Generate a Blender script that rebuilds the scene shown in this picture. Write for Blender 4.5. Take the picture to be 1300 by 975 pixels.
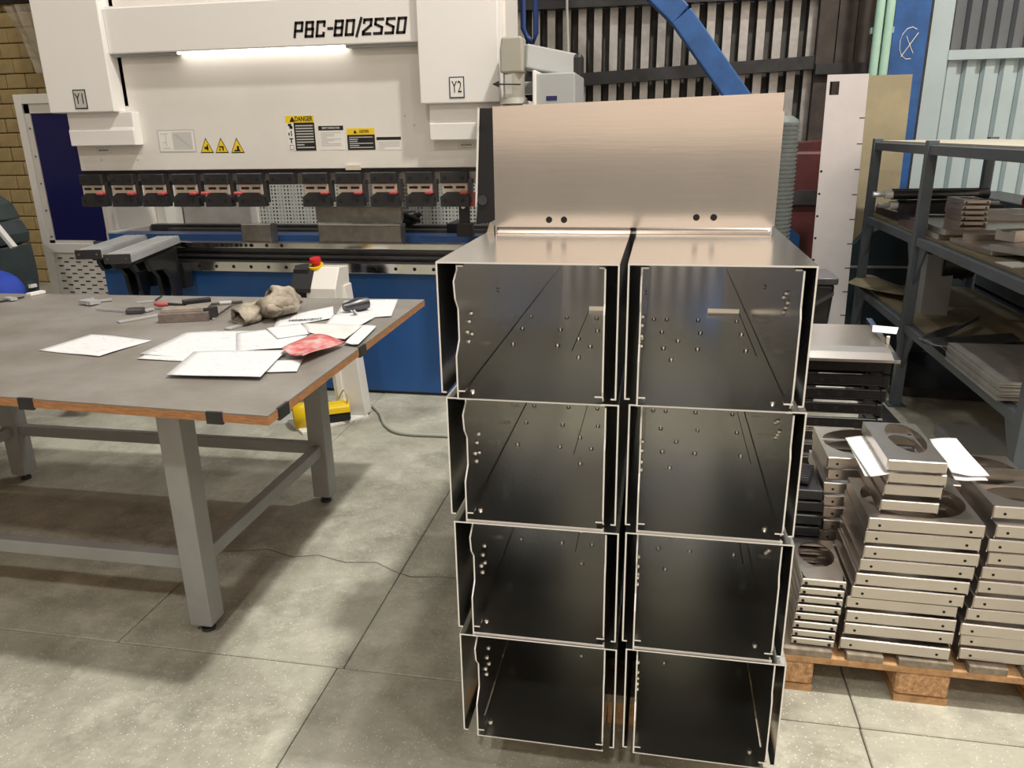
import bpy, bmesh, math, random
from mathutils import Vector, Matrix
random.seed(7)
for o in list(bpy.data.objects): bpy.data.objects.remove(o)
scene = bpy.context.scene
COL = scene.collection

# ------------------------------------------------------------------ camera
F = 976.0; CX = 650.0; CY = 487.5; CAMH = 1.6
_p, _r, _w = math.radians(18.0), math.radians(1.0), math.radians(11.0)
_f = Vector((-math.sin(_w)*math.cos(_p), math.cos(_w)*math.cos(_p), -math.sin(_p)))
_rt = Vector((math.cos(_w), math.sin(_w), 0)); _up = _rt.cross(_f)
_R = math.cos(_r)*_rt - math.sin(_r)*_up; _U = math.cos(_r)*_up + math.sin(_r)*_rt
CAM = Vector((0, 0, CAMH))
cd = bpy.data.cameras.new('camera'); cam = bpy.data.objects.new('camera', cd); COL.objects.link(cam)
cd.sensor_width = 36; cd.lens = F/1300*36; cd.clip_start = .05
m = Matrix((_R, _U, -_f)).transposed().to_4x4(); m.translation = CAM
cam.matrix_world = m
scene.camera = cam
def at(x, y, Y=None, z=None, X=None):
    "a point of the photograph (1300 x 975) at a known depth, height or side position, in metres"
    d = _f + _R*((x-CX)/F) - _U*((y-CY)/F)
    t = (Y/d.y) if Y is not None else ((z-CAMH)/d.z if z is not None else X/d.x)
    return CAM + d*t

# ------------------------------------------------------------------ world, lights, exposure
w = bpy.data.worlds.new('world'); scene.world = w; w.use_nodes = True
w.node_tree.nodes['Background'].inputs[0].default_value = (.8, .85, .9, 1)
w.node_tree.nodes['Background'].inputs[1].default_value = .25
vs = scene.view_settings
vs.view_transform = 'Standard'; vs.look = 'None'; vs.gamma = 1; vs.use_curve_mapping = False
vs.exposure = -0.02
LAMPS = [  # x, y, power, size : lamps under the hall roof, one of them added for a reflection
    (2.2, 1.9, 700, .40), (2.5, -.5, 95, .40), (1.2, 6.3, 190, .40), (-5.4, 3.0, 150, .6),
    (5.0, 3.4, 60, .6), (-1.2, -4.4, 300, .6), (3.2, -4.2, 90, .6)]  # lamp left behind the viewer is added to brighten the wall mirrored in the cover
LAMPZ = 8.5
for x, y, pw, sz in LAMPS:
    ld = bpy.data.lights.new('lamp_light', 'AREA'); ld.shape = 'DISK'; ld.size = sz
    ld.energy = pw; ld.color = (1.0, .95, .87)
    lo = bpy.data.objects.new('lamp_light', ld); COL.objects.link(lo); lo.location = (x, y, LAMPZ-.02)

# ------------------------------------------------------------------ materials
MATS = {}
def mat(name, col, rough=.5, metal=0., var=.0, scale=8., bump=0., bscale=60., stretch=None, spec=None, aniso=0., col2=None, emit=None, alpha=None, trans=None):
    if name in MATS: return MATS[name]
    mt = bpy.data.materials.new(name); mt.use_nodes = True
    nt = mt.node_tree; N = nt.nodes; L = nt.links; b = N['Principled BSDF']
    b.inputs['Base Color'].default_value = (*col, 1); b.inputs['Roughness'].default_value = rough
    b.inputs['Metallic'].default_value = metal
    if spec is not None: b.inputs['Specular IOR Level'].default_value = spec
    if aniso: b.inputs['Anisotropic'].default_value = aniso
    if trans: b.inputs['Transmission Weight'].default_value = trans
    if alpha is not None: b.inputs['Alpha'].default_value = alpha
    if emit:
        b.inputs['Emission Color'].default_value = (*emit[0], 1); b.inputs['Emission Strength'].default_value = emit[1]
    tc = N.new('ShaderNodeTexCoord'); src = tc.outputs['Object']
    if stretch:
        mp = N.new('ShaderNodeMapping'); mp.inputs['Scale'].default_value = stretch
        L.new(src, mp.inputs['Vector']); src = mp.outputs['Vector']
    if var or col2:
        nz = N.new('ShaderNodeTexNoise'); nz.inputs['Scale'].default_value = scale; nz.inputs['Detail'].default_value = 6
        nz.inputs['Roughness'].default_value = .65
        L.new(src, nz.inputs['Vector'])
        mx = N.new('ShaderNodeMix'); mx.data_type = 'RGBA'
        c2 = col2 if col2 else tuple(max(0, c*(1-var)) for c in col)
        c1 = col if col2 else tuple(min(1, c*(1+var)) for c in col)
        mx.inputs['A'].default_value = (*c1, 1); mx.inputs['B'].default_value = (*c2, 1)
        rm = N.new('ShaderNodeMapRange'); rm.inputs['From Min'].default_value = .35; rm.inputs['From Max'].default_value = .65
        L.new(nz.outputs['Fac'], rm.inputs['Value']); L.new(rm.outputs['Result'], mx.inputs['Factor'])
        L.new(mx.outputs['Result'], b.inputs['Base Color'])
    if bump:
        n2 = N.new('ShaderNodeTexNoise'); n2.inputs['Scale'].default_value = bscale; n2.inputs['Detail'].default_value = 4
        L.new(src, n2.inputs['Vector'])
        bp = N.new('ShaderNodeBump'); bp.inputs['Strength'].default_value = bump; bp.inputs['Distance'].default_value = .01
        L.new(n2.outputs['Fac'], bp.inputs['Height']); L.new(bp.outputs['Normal'], b.inputs['Normal'])
    MATS[name] = mt
    return mt

def concrete(name, base, dark, light):
    if name in MATS: return MATS[name]
    mt = mat(name, base, .62, bump=.3, bscale=55)
    nt = mt.node_tree; N = nt.nodes; L = nt.links; b = N['Principled BSDF']
    g = N.new('ShaderNodeNewGeometry'); P = g.outputs['Position']
    def noise(s, d=5, r=.6):
        n = N.new('ShaderNodeTexNoise'); n.inputs['Scale'].default_value = s; n.inputs['Detail'].default_value = d
        n.inputs['Roughness'].default_value = r; L.new(P, n.inputs['Vector']); return n.outputs['Fac']
    def ramp(fac, lo, hi):
        r = N.new('ShaderNodeMapRange'); r.inputs['From Min'].default_value = lo; r.inputs['From Max'].default_value = hi
        L.new(fac, r.inputs['Value']); return r.outputs['Result']
    def mix(a, bb, fac):
        x = N.new('ShaderNodeMix'); x.data_type = 'RGBA'
        for s, v in (('A', a), ('B', bb)):
            if isinstance(v, tuple): x.inputs[s].default_value = (*v, 1)
            else: L.new(v, x.inputs[s])
        L.new(fac, x.inputs['Factor']); return x.outputs['Result']
    c = mix(dark, base, ramp(noise(1.7, 9, .72), .38, .58))
    c = mix(c, light, ramp(noise(3.1, 8, .75), .50, .72))
    c = mix(c, tuple(v*.62 for v in dark), ramp(noise(.8, 7, .72), .60, .74))
    vo = N.new('ShaderNodeTexVoronoi'); vo.inputs['Scale'].default_value = 75; L.new(P, vo.inputs['Vector'])
    c = mix(c, tuple(min(1, v*1.25) for v in light), ramp(vo.outputs['Distance'], .20, .06))
    L.new(c, b.inputs['Base Color'])
    return mt

M_conc = concrete('concrete', (.41, .405, .335), (.245, .238, .19), (.57, .565, .475))
M_joint = mat('joint dirt', (.15, .14, .115), .9, var=.3)
M_steel = mat('brushed steel', (.74, .73, .705), .19, .975, var=.02, scale=3, stretch=(4, 30, 4), bump=.006, bscale=3)
M_alu = mat('warm aluminium', (.95, .90, .865), .12, 1., var=.02, scale=3, stretch=(3, 3, 60), bump=.004, bscale=3)
M_edge = mat('cut steel edge', (.95, .945, .93), .45, .2)
M_tray = mat('matte stainless', (.60, .555, .515), .30, 1., var=.04, scale=4, bump=.02, bscale=25)
M_galv = mat('galvanised sheet', (.46, .455, .445), .42, .8, var=.12, scale=14)
M_dark = mat('dark steel', (.045, .045, .048), .42, .5, var=.25, scale=6)
M_blk = mat('black plastic', (.012, .012, .014), .42)
M_gun = mat('gunmetal', (.10, .10, .11), .35, .8, var=.2, scale=6)
M_white = mat('white machine paint', (.74, .72, .68), .38, var=.03, scale=2)
M_white2 = mat('white powder coat', (.80, .79, .77), .4)
M_blue = mat('press blue paint', (.018, .085, .27), .38, var=.08, scale=3)
M_navy = mat('navy panel', (.012, .014, .10), .3)
M_beamblue = mat('column blue paint', (.02, .09, .28), .45, var=.22, scale=5)
M_greypaint = mat('grey enamel', (.30, .31, .31), .42, var=.07, scale=5)
M_rack = mat('slate enamel', (.085, .105, .125), .42, var=.12, scale=6)
M_tabletop = mat('worn grey tabletop', (.185, .168, .145), .40, col2=(.255, .243, .228), scale=3.5, bump=.04, bscale=40)
M_ply = mat('plywood edge', (.42, .20, .085), .6, var=.25, scale=30, stretch=(1, 1, 8))
M_fibre = mat('fibreboard', (.31, .265, .165), .75, var=.10, scale=5)
M_board = mat('old shelf board', (.23, .20, .13), .75, var=.2, scale=3, stretch=(3, .6, 1))
M_wood = mat('pallet wood', (.46, .27, .13), .75, var=.28, scale=5, stretch=(6, 1, 6), bump=.2, bscale=20)
M_wood2 = mat('grey pallet board', (.26, .22, .17), .8, var=.25, scale=5, stretch=(8, 1, 8), bump=.2, bscale=20)
M_chip = mat('pressed chip block', (.47, .28, .14), .8, var=.4, scale=70, bump=.3, bscale=90)
M_brick = mat('tan block', (.35, .26, .12), .85, var=.14, scale=5, bump=.3, bscale=40)
M_mortar = mat('mortar', (.16, .125, .075), .9, var=.2)
M_red = mat('red plastic', (.55, .02, .02), .4)
M_pinkred = mat('red lever', (.42, .075, .075), .5)
M_tan = mat('bare clamp plate', (.55, .46, .37), .4, .3, var=.15, scale=12)
M_yel = mat('yellow plastic', (.80, .55, .01), .38)
M_beige = mat('beige housing', (.36, .35, .30), .45)
M_lgrey = mat('light grey housing', (.38, .40, .40), .42)
M_ink = mat('black ink', (.012, .011, .011), .5)
M_stk_w = mat('sticker white', (.78, .77, .74), .5)
M_stk_g = mat('sticker grey', (.48, .48, .46), .5)
M_stk_y = mat('sticker yellow', (.82, .58, .02), .5)
M_blue_ink = mat('navy ink', (.03, .035, .12), .5)
M_tool = mat('ground tool steel', (.27, .255, .235), .38, .85, var=.18, scale=16)
M_chrome = mat('polished rail', (.78, .77, .75), .14, 1.)
M_prof = mat('aluminium profile', (.48, .49, .50), .4, .35, var=.05)
M_tape = mat('masking tape', (.62, .58, .46), .7)
M_cloth = mat('dirty canvas', (.43, .385, .305), .9, col2=(.16, .13, .10), scale=14, bump=.35, bscale=60)
M_bluecloth = mat('blue fabric', (.008, .035, .30), .8, var=.15, scale=10, bump=.3, bscale=14)
M_hose = mat('ribbed grey hose', (.115, .135, .135), .55, var=.12)
M_maroon = mat('maroon paint', (.07, .014, .014), .5, var=.2)
M_green = mat('pale green pipe', (.36, .56, .46), .45, var=.06)
M_gate = mat('pale gate sheet', (.42, .51, .53), .5, var=.05, scale=2)
M_gatedk = mat('grey gate sheet', (.12, .13, .14), .5, var=.08, scale=3)
M_plastic = mat('dusty plastic film', (.72, .68, .58), .3, alpha=.35)
M_darkmach = mat('dark green-grey housing', (.035, .048, .052), .45, var=.15)
M_hole = mat('punched hole dark', (.008, .008, .008), .8)
M_glint = mat('bright glint metal', (.97, .96, .93), .28, 1.)  # near-white metal imitating light caught at the box holes and tab
M_ceil = mat('roof sheet', (.10, .105, .11), .8)
M_wallwarm = mat('warm plaster', (.76, .65, .575), .8, var=.06, scale=1.2)
M_reflband = mat('dark reflection band', (.29, .27, .25), .7, var=.1, scale=1.2)
M_cable = mat('grey cable', (.42, .43, .38), .5)
M_tagp = mat('paper tag', (.80, .80, .80), .7)
M_led = mat('led strip', (.9, .9, .9), .4, emit=((1., .95, .86), 6))
M_perf = mat('mesh paint', (.66, .68, .64), .5)

def paper_mat():
    if 'paper' in MATS: return MATS['paper']
    mt = mat('paper', (.66, .67, .685), .75)
    nt = mt.node_tree; N = nt.nodes; L = nt.links; b = N['Principled BSDF']
    tc = N.new('ShaderNodeTexCoord'); mp = N.new('ShaderNodeMapping'); mp.inputs['Scale'].default_value = (7, 26, 1)
    L.new(tc.outputs['Generated'], mp.inputs['Vector'])
    n = N.new('ShaderNodeTexNoise'); n.inputs['Scale'].default_value = 1.6; n.inputs['Detail'].default_value = 5; n.inputs['Roughness'].default_value = .8
    L.new(mp.outputs['Vector'], n.inputs['Vector'])
    r = N.new('ShaderNodeMapRange'); r.inputs['From Min'].default_value = .54; r.inputs['From Max'].default_value = .74
    L.new(n.outputs['Fac'], r.inputs['Value'])
    x = N.new('ShaderNodeMix'); x.data_type = 'RGBA'; x.inputs['A'].default_value = (.66, .67, .685, 1); x.inputs['B'].default_value = (.27, .285, .31, 1)
    L.new(r.outputs['Result'], x.inputs['Factor']); L.new(x.outputs['Result'], b.inputs['Base Color'])
    return mt
M_paper = paper_mat()

# ------------------------------------------------------------------ mesh builder
class MB:
    def __init__(s): s.v = []; s.f = []; s.m = []; s.sm = []
    def add(s, vs, fs, mi=0, smooth=False):
        o = len(s.v); s.v += [tuple(v) for v in vs]
        for f in fs: s.f.append(tuple(i+o for i in f)); s.m.append(mi); s.sm.append(smooth)
        return s
    def box(s, x0, x1, y0, y1, z0, z1, mi=0, M=None):
        if x0 > x1: x0, x1 = x1, x0
        if y0 > y1: y0, y1 = y1, y0
        if z0 > z1: z0, z1 = z1, z0
        vs = [(x, y, z) for z in (z0, z1) for y in (y0, y1) for x in (x0, x1)]
        if M: vs = [M @ Vector(v) for v in vs]
        return s.add(vs, [(0, 2, 3, 1), (4, 5, 7, 6), (0, 1, 5, 4), (2, 6, 7, 3), (0, 4, 6, 2), (1, 3, 7, 5)], mi)
    def cbox(s, x0, x1, y0, y1, z0, z1, c=.006, mi=0, M=None):
        "box with all edges chamfered"
        bm = bmesh.new(); bmesh.ops.create_cube(bm, size=1)
        for v in bm.verts: v.co = Vector(((x0+x1)/2+v.co.x*abs(x1-x0), (y0+y1)/2+v.co.y*abs(y1-y0), (z0+z1)/2+v.co.z*abs(z1-z0)))
        bmesh.ops.bevel(bm, geom=list(bm.edges), offset=c, segments=1, profile=.5, affect='EDGES')
        bm.verts.index_update()
        vs = [M @ v.co if M else v.co.copy() for v in bm.verts]
        s.add(vs, [[v.index for v in f.verts] for f in bm.faces], mi); bm.free(); return s
    def prism(s, poly, axis, a, b, mi=0, M=None):
        "poly: 2D points; axis 'x': (y,z), 'y': (x,z), 'z': (x,y)"
        def P(p, t):
            if axis == 'x': return Vector((t, p[0], p[1]))
            if axis == 'y': return Vector((p[0], t, p[1]))
            return Vector((p[0], p[1], t))
        n = len(poly); vs = [P(p, a) for p in poly]+[P(p, b) for p in poly]
        if M: vs = [M @ v for v in vs]
        fs = [tuple(range(n-1, -1, -1)), tuple(range(n, 2*n))]+[(i, (i+1) % n, n+(i+1) % n, n+i) for i in range(n)]
        return s.add(vs, fs, mi)
    def cyl(s, p0, p1, r0, r1=None, n=14, mi=0, cap=True, smooth=True):
        p0 = Vector(p0); p1 = Vector(p1); r1 = r0 if r1 is None else r1
        d = (p1-p0).normalized(); a = d.orthogonal().normalized(); b = d.cross(a)
        ring = lambda c, r: [c+(a*math.cos(2*math.pi*i/n)+b*math.sin(2*math.pi*i/n))*r for i in range(n)]
        s.add(ring(p0, r0)+ring(p1, r1), [(i, (i+1) % n, n+(i+1) % n, n+i) for i in range(n)], mi, smooth)
        if cap:
            s.add(ring(p0, r0), [tuple(range(n-1, -1, -1))], mi); s.add(ring(p1, r1), [tuple(range(n))], mi)
        return s
    def tube(s, pts, r, n=8, mi=0):
        pts = [Vector(p) for p in pts]; R = r if isinstance(r, (list, tuple)) else [r]*len(pts)
        rings = []; ref = Vector((.13, .21, .97))
        for i, p in enumerate(pts):
            d = (pts[min(i+1, len(pts)-1)]-pts[max(i-1, 0)]).normalized()
            a = d.cross(ref); a = a.normalized() if a.length > .05 else d.orthogonal().normalized(); b = d.cross(a)
            rings.append([p+(a*math.cos(2*math.pi*k/n)+b*math.sin(2*math.pi*k/n))*R[i] for k in range(n)])
        vs = [v for rg in rings for v in rg]; fs = []
        for i in range(len(rings)-1):
            for k in range(n): fs.append((i*n+k, i*n+(k+1) % n, (i+1)*n+(k+1) % n, (i+1)*n+k))
        s.add(vs, fs, mi, True)
        s.add(rings[0], [tuple(range(n-1, -1, -1))], mi); s.add(rings[-1], [tuple(range(n))], mi)
        return s
    def disc(s, c, nrm, r, h=.0006, n=12, mi=0, sx=1.):
        c = Vector(c); d = Vector(nrm).normalized(); return s.cyl(c, c+d*h, r, n=n, mi=mi, smooth=False)
    def bar(s, p0, p1, wdt, h, mi=0, up=(0, 0, 1)):
        "rectangular bar between two points"
        p0 = Vector(p0); p1 = Vector(p1); d = (p1-p0).normalized(); u = Vector(up)
        a = d.cross(u).normalized(); b = a.cross(d)
        vs = [p+a*sa*wdt/2+b*sb*h/2 for p in (p0, p1) for sa, sb in ((-1, -1), (1, -1), (1, 1), (-1, 1))]
        return s.add(vs, [(3, 2, 1, 0), (4, 5, 6, 7), (0, 1, 5, 4), (1, 2, 6, 5), (2, 3, 7, 6), (3, 0, 4, 7)], mi)
    def mesh(s, name, mats):
        me = bpy.data.meshes.new(name); me.from_pydata(s.v, [], s.f)
        for mt in (mats if isinstance(mats, (list, tuple)) else [mats]): me.materials.append(mt)
        for p, mi, sm in zip(me.polygons, s.m, s.sm): p.material_index = mi; p.use_smooth = sm
        bm = bmesh.new(); bm.from_mesh(me); bmesh.ops.recalc_face_normals(bm, faces=bm.faces); bm.to_mesh(me); bm.free()
        me.update(); return me
    def build(s, name, mats, parent=None, bevel=0., label=None):
        me = s.mesh(name, mats); o = bpy.data.objects.new(name, me); COL.objects.link(o)
        if parent is not None: attach(o, parent)
        if bevel:
            b = o.modifiers.new('bevel', 'BEVEL'); b.width = bevel; b.segments = 2; b.limit_method = 'ANGLE'; b.angle_limit = math.radians(40)
        if label: o['label'] = label
        return o

WM = {}
def world_of(o):
    m = o.matrix_basis.copy()
    if o.parent is not None: m = world_of(o.parent) @ o.matrix_parent_inverse @ m
    return m
def attach(o, parent):
    o.parent = parent; o.matrix_parent_inverse = world_of(parent).inverted()
def thing(name, loc, label, cat, group=None, rz=0):
    o = bpy.data.objects.new(name, None); COL.objects.link(o); o.location = loc; o.rotation_euler.z = rz
    o.empty_display_size = .05; return tag(o, label, cat, group)
def tag(o, label=None, cat=None, group=None, kind=None):
    if label: o['label'] = label
    if cat: o['category'] = cat
    if group: o['group'] = group
    if kind: o['kind'] = kind
    return o
def struct(o, label=None):
    o['kind'] = 'structure'
    if label: o['label'] = label
    return o
def inst(me, name, parent, M=None):
    "one more object that shares mesh data, placed in its parent's own space"
    o = bpy.data.objects.new(name, me); COL.objects.link(o); o.parent = parent
    if M is not None: o.matrix_basis = M
    return o
def copy_tree(o, parent=None):
    c = o.copy(); COL.objects.link(c)
    if parent is not None: c.parent = parent
    for ch in [k for k in bpy.data.objects if k.parent == o]: copy_tree(ch, c)
    return c
def text(name, body, size, mt, M, parent, shear=0., bold=0., extrude=.0006, width=None, spacing=1.):
    cu = bpy.data.curves.new(name, 'FONT'); cu.body = body; cu.size = size; cu.shear = shear; cu.offset = bold
    cu.extrude = extrude; cu.align_x = 'CENTER'; cu.align_y = 'CENTER'; cu.space_character = spacing; cu.resolution_u = 3
    t = bpy.data.objects.new(name, cu); COL.objects.link(t)
    dg = bpy.context.evaluated_depsgraph_get(); me = bpy.data.meshes.new_from_object(t.evaluated_get(dg))
    bpy.data.objects.remove(t); me.materials.clear(); me.materials.append(mt)
    if width:
        xs = [v.co.x for v in me.vertices]; k = width/(max(xs)-min(xs))
        for v in me.vertices: v.co.x *= k
    o = bpy.data.objects.new(name, me); COL.objects.link(o); o.matrix_basis = M
    if parent is not None: attach(o, parent)
    return o
def front(x, y, z): return Matrix.Translation((x, y, z)) @ Matrix.Rotation(math.radians(90), 4, 'X')

# ================================================================== SETTING
XL, XR, YB, YF, ZC = -8.6, 6.0, -6.5, 8.3, 9.2
floor = struct(MB().box(XL, XR, YB, YF, -.12, -.012).build('floor', M_joint), 'concrete slab floor of the workshop')
ycuts = [YB, -4.5, -2.9, -1.3, .3, 1.9, 5.1, YF]
for r in range(len(ycuts)-1):
    y0, y1 = ycuts[r], ycuts[r+1]
    if y0 == 1.9: xc = [XL, -6.6, -5.0, -3.4, -1.735, -.93, .61, 2.2, 3.8, XR]
    elif y0 == .3: xc = [XL, -6.6, -5.0, -3.8, -2.6, -.95, .607, 2.2, 3.8, XR]
    else: xc = [XL, -6.6, -5.0, -3.4, -1.8, -.2, 1.4, 3., 4.6, XR]
    g = .0018
    for i in range(len(xc)-1):
        MB().cbox(xc[i]+g, xc[i+1]-g, y0+g, y1-g, -.05, 0, c=.003).build('floor_slab', M_conc, floor)
# crack across two slabs
pts = [(-1.70, 2.50), (-1.52, 2.545), (-1.40, 2.505), (-1.30, 2.535), (-1.17, 2.50), (-1.05, 2.52), (-.96, 2.47), (-.88, 2.44), (-.76, 2.46), (-.62, 2.45), (-.5, 2.46)]
cm = MB(); n = len(pts); vs = []
for i, (x, y) in enumerate(pts):
    t = .0035*(.5+random.random()); vs += [(x, y-t, .0008), (x, y+t, .0008)]
cm.add(vs, [(2*i, 2*i+2, 2*i+3, 2*i+1) for i in range(n-1)]).build('floor_crack', M_joint, floor)
struct(MB().box(XL, XR, YB, YF, ZC, ZC+.1).build('ceiling', M_ceil), 'dark roof underside')
wf = struct(MB().box(XL, XR, YB-.1, YB, 0, ZC).build('wall_front', M_wallwarm), 'warm plastered wall behind the viewer')
MB().box(XL, XR, YB, YB+.04, 0, 1.45).build('dark_reflect_band', M_reflband, wf)  # unseen dark band added to darken the lower part of the cover's reflection
struct(MB().box(XR, XR+.1, YB, YF, 0, ZC).build('wall_right', M_wallwarm))
wl = struct(MB().box(XL-.1, XL, YB, YF, 0, ZC).build('wall_left', M_mortar))
# corrugated back wall
def corrugated(x0, x1, y, z0, z1, per=.135, crest=.068, dep=.085, slope=.012):
    m = MB(); prof = []; x = x0
    while x < x1:
        prof += [(x, y), (x+crest, y), (x+crest+slope, y+dep), (x+per-slope, y+dep)]; x += per
    vs = []
    for (px, py) in prof: vs += [(px, py, z0), (px, py, z1)]
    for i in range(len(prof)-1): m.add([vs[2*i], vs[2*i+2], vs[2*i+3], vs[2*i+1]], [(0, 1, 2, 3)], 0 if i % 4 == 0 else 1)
    return m
wb = struct(corrugated(-5.9, 1.75, 7.25, 0, ZC).build('wall_back', [M_galv, mat('valley shade', (.065, .061, .056), .7, var=.3, scale=9)]), 'grey corrugated metal wall behind the press')  # recess shade put into the valley colour, crests stay galvanised
def girt(name, p0, p1, h, w):
    o = MB().bar(p0, p1, w, h).build(name, M_dark); return struct(o)
a = at(741, 101, Y=7.18); b = at(1110, 74, Y=7.18); d = (b-a)/(b.x-a.x)
girt('trim_1', a+d*(-5.0), b+d*.1, .10, .10)['label'] = 'dark horizontal girt across the corrugated wall'
a = at(667, 4, Y=7.18); girt('trim_2', (-5.9, 7.18, a.z), (1.75, 7.18, a.z), .12, .10)['label'] = 'dark upper girt across the corrugated wall'
# dark panelling in the corner
pan = thing('corner_panel', (1.46, 7.05, 0), 'dark brown boarding in the corner left of the green pipes', 'panel')
for i in range(4):
    x0 = 1.18+i*.145
    MB().box(x0, x0+.138, 7.1-.01*(i % 2), 7.16, 0, 3.4).build('board', mat('dark brown board', (.05, .038, .03), .7, var=.3), pan)
MB().box(1.18, 1.76, 7.05, 7.1, 2.02, 2.1).build('cross_rail', M_dark, pan)
# tan block wall on the far left
bw = struct(MB().box(-8.6, -5.9, 8.02, 8.12, 0, ZC).build('wall_brick', M_mortar), 'tan block wall behind the press at the far left')
bmes = [MB().cbox(-.12, .12, -.03, .03, -.073, .073, c=.008).mesh('brick', M_brick) for _ in range(1)][0]
row = 0; z = .078
while z < 3.5:
    x = -8.1+(.125 if row % 2 else 0)
    while x < -6.3:
        inst(bmes, 'brick', bw, Matrix.Translation((x+random.uniform(-.004, .004), 8.0+random.uniform(-.008, .006), z)))
        x += .25
    z += .155; row += 1
struct(MB().box(-8.6, -5.9, 7.9, 8.02, 3.02, 3.2).build('trim_3', M_dark), 'dark lintel across the tan block wall')
# draped plastic film in the corner
p1, p2, p3, p4 = at(5, 10, Y=7.8), at(38, 6, Y=7.8), at(42, 46, Y=7.8), at(52, 95, Y=7.8)
MBp = MB(); vs = []
A_, B_ = at(4, 8, Y=7.85), at(38, 4, Y=7.75); C_, D_ = at(46, 95, Y=7.8), at(60, 90, Y=7.75)
for i in range(9):
    for j in range(5):
        u, v = i/8, j/4; p = A_.lerp(C_, u).lerp(B_.lerp(D_, u), v); p.y += .03*math.sin(9*v+3*u); vs.append(p)
tag(MBp.add(vs, [(i*5+j, i*5+j+1, (i+1)*5+j+1, (i+1)*5+j) for i in range(8) for j in range(4)]).build('plastic_film', M_plastic),
    'translucent dusty plastic film hanging before the tan block wall', 'film')

# sliding gate at the right: pale sheets with a grey upper field
gate = struct(MB().box(1.98, 2.13, 6.96, 7.04, 0, 3.6).build('door_1', M_gate), 'pale corrugated gate behind the rack')
MB().box(1.93, 1.975, 6.94, 7.05, 0, 3.6).build('gate_edge', M_dark, gate)
MB().box(2.13, 3.75, 6.95, 7.0, 2.09, 2.16).build('gate_rail', M_gate, gate)
def gsheets(z0, z1, mt, x0=2.13, x1=3.75, wd=.178):
    x = x0; i = 0
    while x < x1-.05:
        MB().prism([(x, 7.03), (x+.02, 6.99), (x+wd*.62, 6.99), (x+wd*.70, 7.03), (x+wd-.004, 7.03), (x+wd-.004, 7.05), (x, 7.05)], 'z', z0, z1).build('gate_sheet', mt, gate)
        x += wd; i += 1
gsheets(2.16, 3.6, M_gatedk, wd=.108); gsheets(.35, 2.09, M_gate, wd=.135)
MB().box(2.13, 3.75, 6.98, 7.04, 0, .35).build('kick_plate', M_gatedk, gate)
struct(MB().box(3.75, XR, 6.98, 7.08, 0, ZC).build('wall_gate', M_gatedk))
struct(MB().box(1.75, 3.75, 7.0, 7.1, 3.6, ZC).build('wall_lintel', M_gatedk))

# blue steel column, brace, pipes, cable
col = thing('steel_column', (1.74, 6.65, 0), 'tall blue steel column beside the pale gate', 'column')
MB().box(1.62, 1.86, 6.60, 6.615, 0, ZC).build('flange', M_beamblue, col)
MB().box(1.733, 1.747, 6.615, 6.78, 0, ZC).build('web', M_beamblue, col)
MB().box(1.62, 1.86, 6.78, 6.795, 0, ZC).build('flange', M_beamblue, col)
c0 = at(1155, 55, Y=6.6)
ck = MB()   # chalk mark: circle with strokes
ring = [(c0.x+.07*math.cos(t*.5)*1.0, 6.598, c0.z+.11*math.sin(t*.5)) for t in range(2, 11)]
ck.tube(ring, .003, n=4); ck.tube([(c0.x-.05, 6.598, c0.z-.09), (c0.x+.05, 6.598, c0.z+.07)], .003, n=4)
ck.tube([(c0.x-.03, 6.598, c0.z+.05), (c0.x+.03, 6.598, c0.z-.07)], .003, n=4)
ck.build('chalk_mark', M_stk_w, col)
for k, (px, lab) in enumerate([(1119, 'left one of two pale green pipes rising beside the blue column'), (1132, 'right one of two pale green pipes, touching the blue column')]):
    p = at(px, 0, Y=6.52); pi = thing('pipe', (p.x, 6.52, 0), lab, 'pipe', 'green pipes')
    MB().cyl((p.x, 6.52, 0), (p.x, 6.52, ZC), .031, n=16).build('pipe_run', M_green, pi)
    MB().box(p.x-.04, p.x+.11-.06*k, 6.553, 6.6, 2.26, 2.30).build('pipe_clip', M_green, pi)
a = at(785, -20, Y=6.6); b = at(915, 131, Y=6.6); d = (b-a).normalized()
br = thing('diagonal_brace', tuple(b+d*1.4), 'blue square tube brace slanting across the corrugated wall', 'brace')
MB().bar(a-d*2.2, at(885, 45, Y=6.6)-d*.19, .17, .17, up=(0, 1, 0)).build('tube', M_beamblue, br, bevel=.01)
MB().bar(at(885, 45, Y=6.6)-d*.186, b+d*1.38, .17, .17, up=(0, 1, 0)).build('tube', M_beamblue, br, bevel=.01)
a = at(720, 0, Y=7.1); b = at(722, 96, Y=7.1)
tag(MB().tube([(a.x, 7.1, ZC), (a.x, 7.1, 2.6), (a.x+.012, 7.1, 2.3), (b.x+.01, 7.1, 1.2)], .011, n=6).build('white_cable', M_white2), 'thin white cable hanging down the corrugated wall', 'cable')
a, b = at(664, 0, Y=5.9), at(680, 0, Y=5.9); lo = at(664, 48, Y=5.9)
tag(MB().tube([(a.x, 5.9, 3.2), (a.x, 5.9, lo.z+.06), (a.x+.03, 5.9, lo.z), (b.x-.02, 5.9, lo.z-.03), (b.x, 5.9, lo.z+.02), (b.x, 5.9, 3.2)], .02, n=8).build('blue_hanger', mat('dark blue paint', (.012, .04, .16), .45)),
    'dark blue bent tube hanger beside the right press cover', 'hanger')

# ================================================================== PRESS BRAKE
press = thing('press_brake', (-2.26, 4.9, 0), 'large white and blue press brake standing behind the table', 'press')
RX0, RX1, RY = -3.585, -1.03, 4.41
PX0, PX1 = -3.66, -.86
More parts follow.
